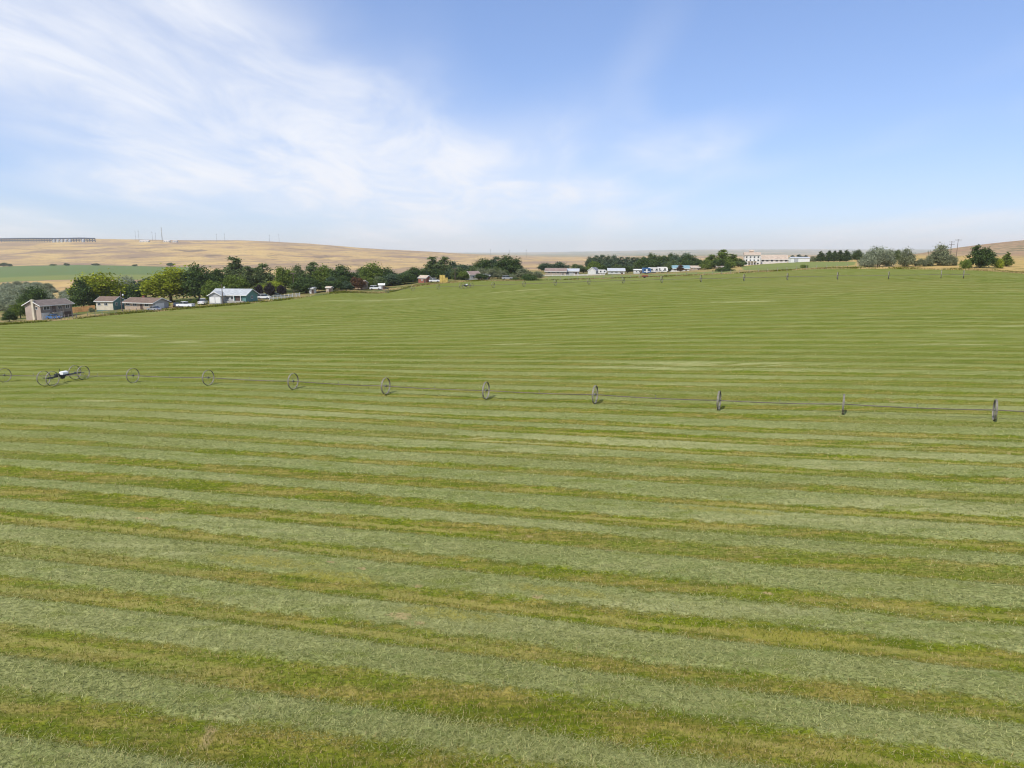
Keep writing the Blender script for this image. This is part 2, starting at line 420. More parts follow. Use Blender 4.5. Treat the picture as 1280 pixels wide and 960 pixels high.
    even = s.noise(1 / 20, 4, .6, s.map((.25, 1, 1), ralong))           # rows are plain in some places and worn away in others
    farc = s.mix(s.mr(even, .40, .60, .15, .8), farc, s.mix(s.mr(along3, .42, .6), (0.125, 0.148, 0.020), (0.175, 0.182, 0.044)))
    hayc = s.mix(s.math('MULTIPLY', far, .85), hayc, farc)
    pale = s.noise(1 / 16, 4, .6, s.map((.16, 1, 1), ralong))
    hayc = s.mix(s.mr(pale, .655, .74, 0, .6), hayc, (0.38, 0.36, 0.165))
    brk = s.noise(1.0, 5, .7, s.map((.12, 1, 1), ralong))
    hayc = s.mix(s.mr(s.math('MULTIPLY', s.attr('dryp'), s.mr(brk, .38, .64, 0.0, 1.3)), .12, 1.0, 0, .62), hayc, (0.36, 0.345, 0.155))
    hayc = s.mix(s.mr(s.math('MULTIPLY', s.attr('gold'), s.mr(tuft, .3, .65, .5, 1.2)), .2, .8, 0, .75), hayc, (0.26, 0.225, 0.042))
    hayc = s.mix(s.mr(s.math('MULTIPLY', s.attr('soil'), s.mr(s.noise(4.0, 4, .65), .3, .65, .4, 1.5)), .35, .75, 0, .75), hayc, (0.38, 0.27, 0.135))
    hayc = s.mix(1.0, hayc, (0.975, 1.015, 0.99), 'MULTIPLY')
    hn = s.math('ADD', s.attr('hay'), s.math('MULTIPLY', s.math('SUBTRACT', s.noise(.35, 3), .5), 2.5))
    col = s.mix(s.mr(hn, -.3, .6), base, hayc)
    s.color(col)
    hgt = s.math('ADD', s.math('MULTIPLY', strands, .6), s.math('MULTIPLY', tuft, .4))
    s.bump(hgt, 0.9, 0.10)
    return s.m
terrain_material()

def simple(name, c, rough=0.7, metal=0.0, spec=0.2, var=0.12, scale=1.5, bump=0.0):
    s = NT(name); s.b.inputs['Roughness'].default_value = rough; s.b.inputs['Metallic'].default_value = metal
    s.b.inputs['Specular IOR Level'].default_value = spec
    v = s.noise(scale, 4, .6)
    lo = tuple(max(0, q * (1 - var)) for q in c); hi = tuple(min(1, q * (1 + var)) for q in c)
    s.color(s.mix(s.mr(v, .3, .7), lo, hi))
    if bump: s.bump(s.noise(scale * 6, 3), .4, bump)
    return s.m
def roofmat(name, c):
    s = NT(name); s.b.inputs['Roughness'].default_value = .9
    tcn = s.n('ShaderNodeTexCoord').outputs['Object']
    b = s.n('ShaderNodeTexBrick'); b.inputs['Scale'].default_value = 1.0
    b.inputs['Brick Width'].default_value = .9; b.inputs['Row Height'].default_value = .28; b.inputs['Mortar Size'].default_value = .02
    b.inputs['Color1'].default_value = tuple(q * .8 for q in c) + (1,); b.inputs['Color2'].default_value = tuple(min(1, q * 1.2) for q in c) + (1,)
    b.inputs['Mortar'].default_value = tuple(q * .6 for q in c) + (1,)
    s.l(tcn, b.inputs['Vector'])
    s.color(s.mix(s.mr(s.noise(.5, 4), .4, .7, 0, .4), b.outputs['Color'], tuple(q * .75 for q in c)))
def siding(name, c):
    s = NT(name); s.b.inputs['Roughness'].default_value = .75
    sz = s.n('ShaderNodeSeparateXYZ'); s.l(s.n('ShaderNodeTexCoord').outputs['Object'], sz.inputs[0])
    w = s.math('FRACT', s.math('MULTIPLY', sz.outputs['Z'], 5.0))
    cc = s.mix(s.mr(s.noise(.8, 4), .35, .7), c, tuple(q * .85 for q in c))
    s.color(s.mix(s.mr(w, .82, .95, 0, .35), cc, tuple(q * .6 for q in c)))
def foliage(name, c, c2=None, trans=.25):
    s = NT(name)
    c2 = c2 or tuple(q * 1.5 for q in c)
    t = s.attr('tint')
    col = s.mix(t, c, c2)
    d = s.n('ShaderNodeBsdfDiffuse'); tr = s.n('ShaderNodeBsdfTranslucent'); mx = s.n('ShaderNodeMixShader')
    s.l(col, d.inputs[0]); s.l(col, tr.inputs[0]); mx.inputs[0].default_value = trans
    s.l(d.outputs[0], mx.inputs[1]); s.l(tr.outputs[0], mx.inputs[2]); s.l(mx.outputs[0], s.out.inputs['Surface'])
    s.t.nodes.remove(s.b)
foliage('leaf_yellowgreen', (0.19, 0.23, 0.02), (0.34, 0.36, 0.04), .3)
foliage('leaf_lime', (0.22, 0.27, 0.03), (0.34, 0.38, 0.05), .3)
foliage('leaf_green', (0.095, 0.145, 0.028), (0.19, 0.24, 0.050))
foliage('leaf_mid', (0.085, 0.125, 0.045), (0.17, 0.21, 0.085))
foliage('leaf_dark', (0.045, 0.078, 0.025), (0.105, 0.150, 0.048))
foliage('leaf_blue', (0.058, 0.095, 0.052), (0.12, 0.165, 0.095))
foliage('leaf_olive', (0.205, 0.235, 0.15), (0.33, 0.36, 0.24))
foliage('leaf_sage', (0.15, 0.17, 0.095), (0.26, 0.28, 0.16))
foliage('leaf_rust', (0.10, 0.055, 0.03), (0.17, 0.09, 0.05))
foliage('leaf_purple', (0.035, 0.025, 0.03), (0.06, 0.05, 0.05))
foliage('blade_hay', (0.135, 0.155, 0.040), (0.44, 0.435, 0.178), .25)
foliage('blade_green', (0.075, 0.105, 0.007), (0.20, 0.20, 0.025), .3)
foliage('blade_dry', (0.33, 0.25, 0.10), (0.48, 0.38, 0.18), .2)
simple('bark', (0.12, 0.09, 0.065), .9)
simple('galvanised', (0.17, 0.165, 0.15), .6, .2, .3, .15, 3)
simple('pipe_metal', (0.13, 0.11, 0.085), .65, .1, .3, .25, .8)
simple('rim_steel', (0.17, 0.155, 0.125), .6, .1, .4, .2, 2)
simple('dark_steel', (0.035, 0.04, 0.045), .5, .4, .4)
simple('white_cover', (0.82, 0.82, 0.80), .4, 0, .4, .03)
simple('black_rubber', (0.02, 0.02, 0.02), .8)
simple('pole_wood', (0.13, 0.10, 0.08), .9, var=.25, scale=.8)
simple('grey_wood', (0.25, 0.22, 0.19), .9, var=.25)
simple('cedar', (0.42, 0.22, 0.09), .85, var=.25, scale=.8)
simple('white_paint', (0.70, 0.69, 0.66), .6, var=.04)
simple('grey_metal_roof', (0.50, 0.51, 0.52), .5, .2, .4, .06)
simple('tan_tank', (0.42, 0.45, 0.48), .5, 0, .3, .05, .1)
simple('steel_blue', (0.025, 0.05, 0.10), .6, .2, .3)
simple('red_brown', (0.26, 0.10, 0.07), .8)
simple('straw_bale', (0.52, 0.38, 0.11), .95, var=.25, scale=1.2, bump=.05)
simple('glass', (0.035, 0.045, 0.055), .08, 0, .6, .1)
simple('door_brown', (0.09, 0.06, 0.05), .6)
simple('concrete', (0.36, 0.34, 0.31), .9)
simple('car_white', (0.80, 0.80, 0.80), .25, 0, .6, .01)
simple('car_silver', (0.50, 0.51, 0.53), .3, .5, .6, .02)
simple('car_dark', (0.03, 0.04, 0.06), .25, 0, .6, .05)
simple('car_blue', (0.05, 0.13, 0.30), .35, 0, .5, .05)
simple('car_red', (0.35, 0.07, 0.05), .35, 0, .5, .05)
simple('lamp_glass', (0.75, 0.75, 0.72), .3, 0, .5, .02)
roofmat('roof_brown', (0.185, 0.13, 0.10)); roofmat('roof_greybrown', (0.185, 0.15, 0.13)); roofmat('roof_grey', (0.40, 0.42, 0.43))
roofmat('roof_tan', (0.46, 0.37, 0.29)); roofmat('roof_pink', (0.27, 0.20, 0.175)); roofmat('roof_teal', (0.20, 0.32, 0.36)); roofmat('roof_slate', (0.20, 0.20, 0.22))
siding('wall_pink_lit', (0.42, 0.34, 0.28)); siding('wall_taupe', (0.24, 0.205, 0.175)); siding('wall_cream', (0.60, 0.54, 0.42)); siding('wall_teal', (0.13, 0.26, 0.24))
siding('wall_grey', (0.40, 0.40, 0.40)); siding('wall_white', (0.62, 0.61, 0.58)); siding('wall_tan', (0.42, 0.33, 0.25))

# ---------------------------------------------------------------- build the terrain objects
V = np.stack([X, Y, Z], 1)
for k, nm in ((0, 'ground'), (1, 'hay_field'), (2, 'irrigated_crop_field'), (3, 'green_pasture'), (4, 'hills')):
    q = quads[cls == k]
    if k == 0:   # close the small hole under the camera
        pass
    used = np.unique(q); remap = np.full(len(V), -1, np.int64); remap[used] = np.arange(len(used))
    me = np_mesh(nm, V[used], remap[q])
    for an, ad in attrs.items(): add_attr(me, an, ad[used])
    me.materials.append(MATS['terrain'])
    me.polygons.foreach_set('use_smooth', np.ones(len(q), bool))
    ob = bpy.data.objects.new(nm, me); COL.objects.link(ob); ob['kind'] = 'structure'

# ---------------------------------------------------------------- mesh building
class MB:
    def __init__(s): s.v = []; s.f = []
    def box(s, c, d, rz=0.0):
        cx, cy, cz = c; hx, hy, hz = d[0] / 2, d[1] / 2, d[2] / 2; b = len(s.v); co, si = math.cos(rz), math.sin(rz)
        for z in (-hz, hz):
            for x, y in ((-hx, -hy), (hx, -hy), (hx, hy), (-hx, hy)):
                s.v.append((cx + x * co - y * si, cy + x * si + y * co, cz + z))
        for q in ((3, 2, 1, 0), (4, 5, 6, 7), (0, 1, 5, 4), (1, 2, 6, 5), (2, 3, 7, 6), (3, 0, 4, 7)): s.f.append([b + i for i in q])
        return s
    def tube(s, a, b, r0, r1=None, n=8, caps=True):
        r1 = r0 if r1 is None else r1
        a = np.array(a, float); b = np.array(b, float); d = b - a; d /= np.linalg.norm(d)
        u = np.cross(d, (0, 0, 1) if abs(d[2]) < .9 else (1, 0, 0)); u /= np.linalg.norm(u); w = np.cross(d, u)
        k = len(s.v)
        for p, r in ((a, r0), (b, r1)):
            for i in range(n):
                t = 2 * math.pi * i / n; s.v.append(tuple(p + r * (math.cos(t) * u + math.sin(t) * w)))
        for i in range(n): s.f.append([k + i, k + (i + 1) % n, k + n + (i + 1) % n, k + n + i])
        if caps: s.f.append([k + i for i in range(n)][::-1]); s.f.append([k + n + i for i in range(n)])
        return s
    def prism(s, prof, y0, y1, axis='y'):
        """closed profile (x,z) swept along y (or (y,z) along x)"""
        k = len(s.v); n = len(prof)
        for y in (y0, y1):
            for p in prof: s.v.append((p[0], y, p[1]) if axis == 'y' else (y, p[0], p[1]))
        a = list(range(k, k + n)); b = list(range(k + n, k + 2 * n))
        s.f.append(a); s.f.append(b[::-1])
        for i in range(n): s.f.append([a[(i + 1) % n], a[i], b[i], b[(i + 1) % n]])
        return s
    def ring(s, r, w, t, n=40, axis='x'):
        """flat steel band: radius r, width w along the axis, thickness t"""
        k = len(s.v)
        for i in range(n):
            a = 2 * math.pi * i / n
            for x, q in ((-w / 2, r), (w / 2, r), (w / 2, r - t), (-w / 2, r - t)):
                s.v.append((x, q * math.cos(a), q * math.sin(a)))
        for i in range(n):
            p, q = k + 4 * i, k + 4 * ((i + 1) % n)
            for m in range(4): s.f.append([p + m, q + m, q + (m + 1) % 4, p + (m + 1) % 4])
        return s
    def mesh(s, name, mat=None, smooth=False):
        me = bpy.data.meshes.new(name); me.from_pydata(s.v, [], s.f)
        if mat: me.materials.append(MATS[mat])
        if smooth: me.polygons.foreach_set('use_smooth', [True] * len(me.polygons))
        return me
    def build(s, name, mat, parent=None, loc=(0, 0, 0), rz=0.0, smooth=False):
        return link(s.mesh(name, mat, smooth), name, parent, loc, rz)
def link(me, name, parent=None, loc=(0, 0, 0), rz=0.0, scale=None, rot=None):
    o = bpy.data.objects.new(name, me); COL.objects.link(o); o.parent = parent
    o.location = loc; o.rotation_euler = rot or (0, 0, rz)
    if scale: o.scale = scale
    return o
def tag(o, label, cat, group=None, kind=None):
    o['label'] = label; o['category'] = cat
    if group: o['group'] = group
    if kind: o['kind'] = kind
    return o
def thing(name, label, cat, loc, rz=0.0, group=None):
    return tag(link(None, name, None, loc, rz), label, cat, group)
def spot(px, py, d, sink=0.0):
    p = ray(px, py, d); return (p[0], p[1], gz(p[0], p[1]) - sink)

# ---------------------------------------------------------------- wheel lines
WR = 0.965
def wheel_meshes(lugs=16):
    rim = MB().ring(WR, .17, .03, 48)
    for i in range(lugs):
        a = 2 * math.pi * i / lugs; c, q = math.cos(a), math.sin(a)
        rim.tube((-.075, (WR + .012) * c, (WR + .012) * q), (.075, (WR + .012) * c, (WR + .012) * q), .018, n=4)
    sp = MB()
    for i in range(10):
        a = 2 * math.pi * i / 10; x = .05 if i % 2 else -.05
        sp.tube((x, .09 * math.cos(a), .09 * math.sin(a)), (x * .3, (WR - .02) * math.cos(a), (WR - .02) * math.sin(a)), .011, n=4, caps=False)
    hub = MB().tube((-.09, 0, 0), (.09, 0, 0), .12, n=12)
    return rim.mesh('rim', 'rim_steel'), sp.mesh('spokes', 'galvanised'), hub.mesh('hub', 'galvanised')
RIM, SPOKES, HUB = wheel_meshes()
SPRINK = MB().tube((0, 0, 0), (0, 0, .22), .02, n=6).tube((-.06, 0, .22), (.07, 0, .27), .025, n=6).mesh('sprinkler', 'galvanised')
SPRING = random.Random(3)
def add_wheel(parent, loc, rz, spin):
    w = link(RIM, 'wheel', parent, loc, rot=(spin, 0, rz))
    link(SPOKES, 'spokes', w); link(HUB, 'hub', w)
    return w
def wheel_line(label, wheels, mover, ends, yaw=None):
    """wheels: ground points (x,y); mover: its point; ends: pipe ends. The pipe axis runs at hub height."""
    pts_ = sorted(wheels + [mover] + ends, key=lambda p: -p[0])
    x0, y0 = pts_[0]; x1, y1 = pts_[-1]
    dirv = np.array([x1 - x0, y1 - y0]); dirv /= np.linalg.norm(dirv); rz = math.atan2(dirv[1], dirv[0])
    hub = lambda p: np.array([p[0], p[1], gz(p[0], p[1]) + .05 + WR + .03])
    base = hub(pts_[0])
    root = thing('wheel_line', label, 'irrigation line', (base[0], base[1], base[2] - WR - .05))
    off = np.array(root.location)
    for p in wheels: add_wheel(root, tuple(hub(p) - off), rz if yaw is None else math.pi - R(float(np.interp(p[0], *yaw))) + SPRING.uniform(-.02, .02), SPRING.uniform(0, 6))
    for a, b in zip(pts_[:-1], pts_[1:]):
        A_, B_ = hub(a) - off, hub(b) - off
        m = MB(); k = 6                                    # each pipe length sags a little between its wheels
        L = np.linalg.norm(B_ - A_); sag = -.10 * min(1, L / 12)
        P = [A_ + (B_ - A_) * t + np.array([0, 0, sag * 4 * t * (1 - t)]) for t in np.linspace(0, 1, k + 1)]
        for q0, q1 in zip(P[:-1], P[1:]): m.tube(q0, q1, .05, n=8, caps=False)
        m.build('pipe', 'pipe_metal', root)
        mid = P[k // 2]
        link(SPRINK, 'sprinkler', root, tuple(mid + np.array([0, 0, .055])), rz)
    # the drive unit: a long beam across the line on two pairs of wheels, engine in the middle
    c = hub(mover) - off
    du = link(None, 'drive_unit', root, tuple(c), rz)
    MB().box((-.16, 0, 0.02), (.10, 5.0, .14)).box((.16, 0, 0.02), (.10, 5.0, .14)).box((0, -2.45, .02), (.3, .1, .12)).box((0, 2.45, .02), (.3, .1, .12)).build('beam', 'dark_steel', du)
    MB().box((0, 0, .02), (.75, .95, .30)).box((.05, .2, -.25), (.35, .4, .3)).build('gearbox', 'dark_steel', du)
    cov = MB().prism([(-.36, .18), (.36, .18), (.40, .42), (.33, .58), (.18, .68), (-.18, .68), (-.33, .58), (-.40, .42)], -.5, .5)
    cov.build('engine_cover', 'white_cover', du).scale = (.85, .82, .85)
    MB().box((.05, .95, .22), (.42, .5, .34)).build('fuel_tank', 'dark_steel', du)
    MB().tube((.28, .35, .3), (.28, .35, .95), .04, n=6).build('exhaust', 'dark_steel', du)
    MB().box((-.3, -1.2, .06), (.07, 2.1, .24)).build('chain_guard', 'galvanised', du)
    for yy in (-2.35, 2.35):
        MB().tube((-.85, yy, 0), (.85, yy, 0), .05).build('axle', 'dark_steel', du)
        for xx in (-.75, .75):
            w = link(RIM, 'wheel', du, (xx, yy, 0), rot=(SPRING.uniform(0, 6), 0, 0))
            # spokes stay inside the wheel's own mesh level: a further part of the drive unit
            link(SPOKES, 'spokes', du, (xx, yy, 0), rot=tuple(w.rotation_euler))
    return root
def on_line(px, P0, D):
    """where the vertical plane through photo column px meets the line P0 + t*D (ground plan; small tilt term ignored)"""
    u = (px - 640) / F
    t = (u * P0[1] - P0[0]) / (D[0] - u * D[1]); return t
def line_pts(P0, D, pxs, table):
    out_ = []
    for px in pxs:
        t = on_line(px, P0, D); d = P0[1] + D[1] * t
        py = np.interp(px, [q[0] for q in table], [q[1] for q in table])
        p = ray(px, py, d); out_.append((p[0], p[1]))
    return out_
L1 = ((44.02, 62.79), (-11.73, 3.327)); T1 = sorted([(c[0], c[1]) for c in CP[:11]])
L2 = ((97.66, 177.04), (-10.40, 6.354)); T2 = sorted([(c[0], c[1]) for c in CP[11:20]])
wheel_line('near wheel line of tall spoked wheels with a white engine at its left',
           line_pts(*L1, [1480, 1242, 1053, 898, 743.5, 607.5, 482.5, 367, 261, 167, 6], T1), line_pts(*L1, [81], T1)[0], line_pts(*L1, [1560, -60], T1), ((-60, 0, 45), (20, 21, 28)))
wheel_line('far wheel line with small wheels along the back edge of the field',
           line_pts(*L2, [1204, 1176, 1110.5, 1046.6, 984, 930, 876, 827, 779, 736, 694, 655, 616.5, 548, 516, 484], T2), line_pts(*L2, [583], T2)[0], line_pts(*L2, [1212, 470], T2))

# ---------------------------------------------------------------- trees
def crown_mesh(name, seed, blobs, n, leaf, clump=.55, nclump=40, flat=0.0):
    rg = np.random.RandomState(seed)
    vol = np.array([b[1][0] * b[1][1] * b[1][2] for b in blobs]) ** .67; vol /= vol.sum()
    C, T = [], []
    for b, vf in zip(blobs, vol):
        m = max(20, int(n * vf)); kc = max(5, int(nclump * vf))
        c = np.array(b[0]); rad = np.array(b[1])
        dirs = rg.normal(size=(kc, 3)); dirs /= np.linalg.norm(dirs, axis=1)[:, None]
        cc = c + dirs * rad * (rg.uniform(.55, 1.0, (kc, 1)))
        tint = np.clip(rg.normal(.42, .24, kc) + .18 * dirs[:, 2] * 0, 0, 1)
        pick = rg.randint(0, kc, m)
        rs = clump * rad.mean() * .55
        C.append(cc[pick] + rg.normal(size=(m, 3)) * rs * np.array([1, 1, .75])); T.append(np.clip(tint[pick] + rg.normal(0, .12, m), 0, 1))
    C = np.concatenate(C); T = np.concatenate(T)
    keep = C[:, 2] > .12; C = C[keep]; T = T[keep]; m = len(C)
    # leaf sprays: two crossed directions, random tilt
    a = rg.normal(size=(m, 3)); a[:, 2] *= .7; a /= np.linalg.norm(a, axis=1)[:, None]
    b = rg.normal(size=(m, 3)); b -= (a * b).sum(1)[:, None] * a; b /= np.linalg.norm(b, axis=1)[:, None]
    s = leaf * rg.uniform(.5, 1.25, (m, 1))
    q = np.stack([C - a * s, C + b * s * .55, C + a * s, C - b * s * .55], 1).reshape(-1, 3)
    me = np_mesh(name, q, np.arange(4 * m).reshape(m, 4)); add_attr(me, 'tint', np.repeat(T, 4)); me.materials.append(MATS['leaf_green'])
    return me
def trunk_mesh(name, seed, h, r, limbs, spread):
    rg = random.Random(seed); m = MB()
    m.tube((0, 0, -.4), (0, 0, h * .5), r * 1.15, r * .8, 8); m.tube((0, 0, h * .5), (.05 * h, .02 * h, h), r * .8, r * .25, 7)
    for i in range(limbs):
        a = 2.4 * i + rg.uniform(-.4, .4); z = h * rg.uniform(.35, .8); L = spread * rg.uniform(.6, 1)
        m.tube((0, 0, z), (L * math.cos(a), L * math.sin(a), z + L * rg.uniform(.5, 1.0)), r * .45, r * .1, 6)
    return m.mesh(name, 'bark', True)
PROTO = {}   # name: (trunk mesh, crown mesh, nominal height, nominal width)
def proto(name, seed, blobs, n, leaf, h, w, th, tr, limbs=6, spread=2.0, clump=.55, nclump=40):
    PROTO[name] = (trunk_mesh('trunk', seed, th, tr, limbs, spread), crown_mesh('crown', seed, blobs, n, leaf, clump, nclump), h, w)
proto('broad_a', 1, [((0,0,6.2),(3.4,3.4,2.6)),((2.6,.5,4.6),(2.3,2.4,2.1)),((-2.7,-.4,4.5),(2.2,2.4,2.1)),((.4,-2.4,4.4),(2.4,2.0,2.1)),((-.3,2.5,4.8),(2.3,2,2.2)),((0,0,3.4),(3.6,3.6,1.5))], 7000, .34, 9, 10, 5, .28, 7, 2.6, nclump=90)
proto('broad_b', 2, [((.6,0,6.8),(2.6,2.8,2.2)),((-1.9,.3,5.2),(2.3,2.3,2.2)),((2.4,-.5,4.6),(2.0,2.2,2.0)),((-.4,-1.8,3.8),(2.6,1.9,2.0)),((.2,1.8,3.6),(2.6,2,2)),((-2.2,-1,3.0),(1.6,1.6,1.6))], 6000, .34, 9, 9, 5, .25, 7, 2.2, nclump=80)
proto('broad_c', 3, [((-.8,0,6.4),(2.3,2.5,2.4)),((1.8,.2,5.9),(1.9,2.1,1.9)),((0,-1,4.0),(3.4,2.6,1.9)),((.3,1.2,3.8),(3.4,2.4,1.9)),((-2.6,0,3.6),(1.5,1.6,1.6)),((2.8,-.3,3.4),(1.5,1.6,1.5))], 6000, .34, 9, 9.4, 5, .25, 7, 2.2, nclump=80)
proto('tall_a', 4, [((0,0,10.2),(1.2,1.3,2.0)),((-.9,.2,8),(1.5,1.5,1.9)),((.9,-.2,7.2),(1.6,1.5,1.9)),((0,0,5.2),(2.3,2.2,2.0)),((-1.2,-.4,3.6),(1.7,1.7,1.6)),((1.4,.3,3.4),(1.6,1.7,1.6))], 5500, .33, 12.3, 6, 8, .24, 8, 1.4, nclump=80)
proto('tall_b', 5, [((.7,0,9.0),(1.4,1.4,2.2)),((-1.4,.1,8.2),(1.2,1.3,2.2)),((0,0,6),(2.2,2.2,2.1)),((1.8,0,5.4),(1.4,1.5,1.8)),((-1.8,-.2,4.6),(1.5,1.6,1.8)),((.2,0,3.2),(2.5,2.3,1.7))], 5500, .33, 11.2, 6.6, 8, .24, 8, 1.6, nclump=80)
proto('olive_a', 6, [((0,0,4.2),(2.6,2.4,2.0)),((-2.6,.2,3.0),(2.0,2.0,1.9)),((2.5,-.2,3.1),(2.1,2.0,1.9)),((-1,-1.6,2.0),(3.0,1.9,1.8)),((1.2,1.5,2.0),(3.0,1.9,1.8)),((3.6,0,1.5),(1.3,1.5,1.4)),((-3.8,0,1.4),(1.2,1.5,1.3))], 6500, .27, 6.3, 9.6, 3.4, .2, 8, 2.0, nclump=110)
proto('olive_b', 7, [((.8,0,4.4),(2.2,2.2,2.0)),((-1.7,.2,3.4),(1.9,2.0,1.9)),((2.6,-.2,2.6),(1.6,1.8,1.8)),((-.6,-1.2,1.9),(2.7,1.9,1.8)),((.4,1.2,1.9),(2.7,1.9,1.8))], 5500, .27, 6.4, 7.8, 3.4, .2, 8, 1.8, nclump=100)
proto('conifer', 8, [((0,0,1.9),(2.1,2.1,1.3)),((0,0,3.4),(1.8,1.8,1.3)),((0,0,4.9),(1.45,1.45,1.2)),((0,0,6.3),(1.05,1.05,1.1)),((0,0,7.6),(.62,.62,1.0)),((.05,0,8.6),(.3,.3,.7))], 4200, .26, 9.2, 4.6, 8.4, .2, 8, 1.0, clump=.5, nclump=90)
proto('juniper', 9, [((-1.2,0,5.3),(1.7,1.8,1.5)),((.8,.2,4.6),(2.4,2.0,1.5)),((-3.0,0,3.4),(2.0,1.9,1.6)),((2.8,0,3.2),(2.5,2.0,1.3)),((-.2,-.8,2.2),(3.4,2.0,1.7)),((4.6,.1,2.5),(1.5,1.4,.8)),((-4.0,.2,1.8),(1.6,1.6,1.4)),((1.8,.8,1.8),(2.6,1.8,1.4))], 7500, .27, 6.9, 11.8, 4, .25, 9, 2.6, clump=.42, nclump=110)
proto('shrub', 10, [((0,0,1.0),(1.6,1.5,.9)),((1.3,.2,.8),(1.1,1.1,.75)),((-1.3,-.1,.85),(1.2,1.1,.8)),((.2,-.9,.7),(1.3,.9,.7))], 2200, .17, 2.0, 5.2, 1.0, .06, 6, .8, nclump=60)
proto('mound', 11, [((0,0,.9),(3.0,2.0,1.4)),((2.4,0,.7),(1.9,1.6,1.1)),((-2.6,0,.6),(2.2,1.6,1.0)),((.6,.2,1.7),(1.5,1.2,.9))], 3500, .22, 2.7, 9.4, 1.0, .08, 6, 1.2, nclump=80)
TREES = []
TR = random.Random(11)
def tree(px, top, d, wpx, kind, leaf, label, cat='tree', group=None, name=None):
    x, y, _ = ray(px, 345, d)
    z = gz(x, y)
    h = ray(px, top, d)[2] - z
    w = wpx * d / F * 1.22
    tm, cm, H, Wd = PROTO[kind]
    nm = name or ('shrub' if kind in ('shrub', 'mound') else 'juniper_tree' if kind == 'juniper' else 'conifer_tree' if kind == 'conifer' else 'olive_tree' if kind.startswith('olive') else 'leafy_tree')
    t = thing(nm, label, 'shrub' if nm == 'shrub' else cat, (x, y, z - .05), TR.uniform(-.5, .5) if kind in ('juniper',) else TR.uniform(0, 6.28), group)
    sc = (w / Wd, w / Wd, h / H)
    a = link(tm, 'trunk', t, scale=sc)
    c = link(cm, 'crown', t, scale=sc)
    c.material_slots[0].link = 'OBJECT'; c.material_slots[0].material = MATS['leaf_' + leaf]
    return t
G_L, G_C, G_R, G_F = 'trees around the left houses', 'trees behind the far edge of the field', 'trees at the right of the field', 'far tree rows in the haze'
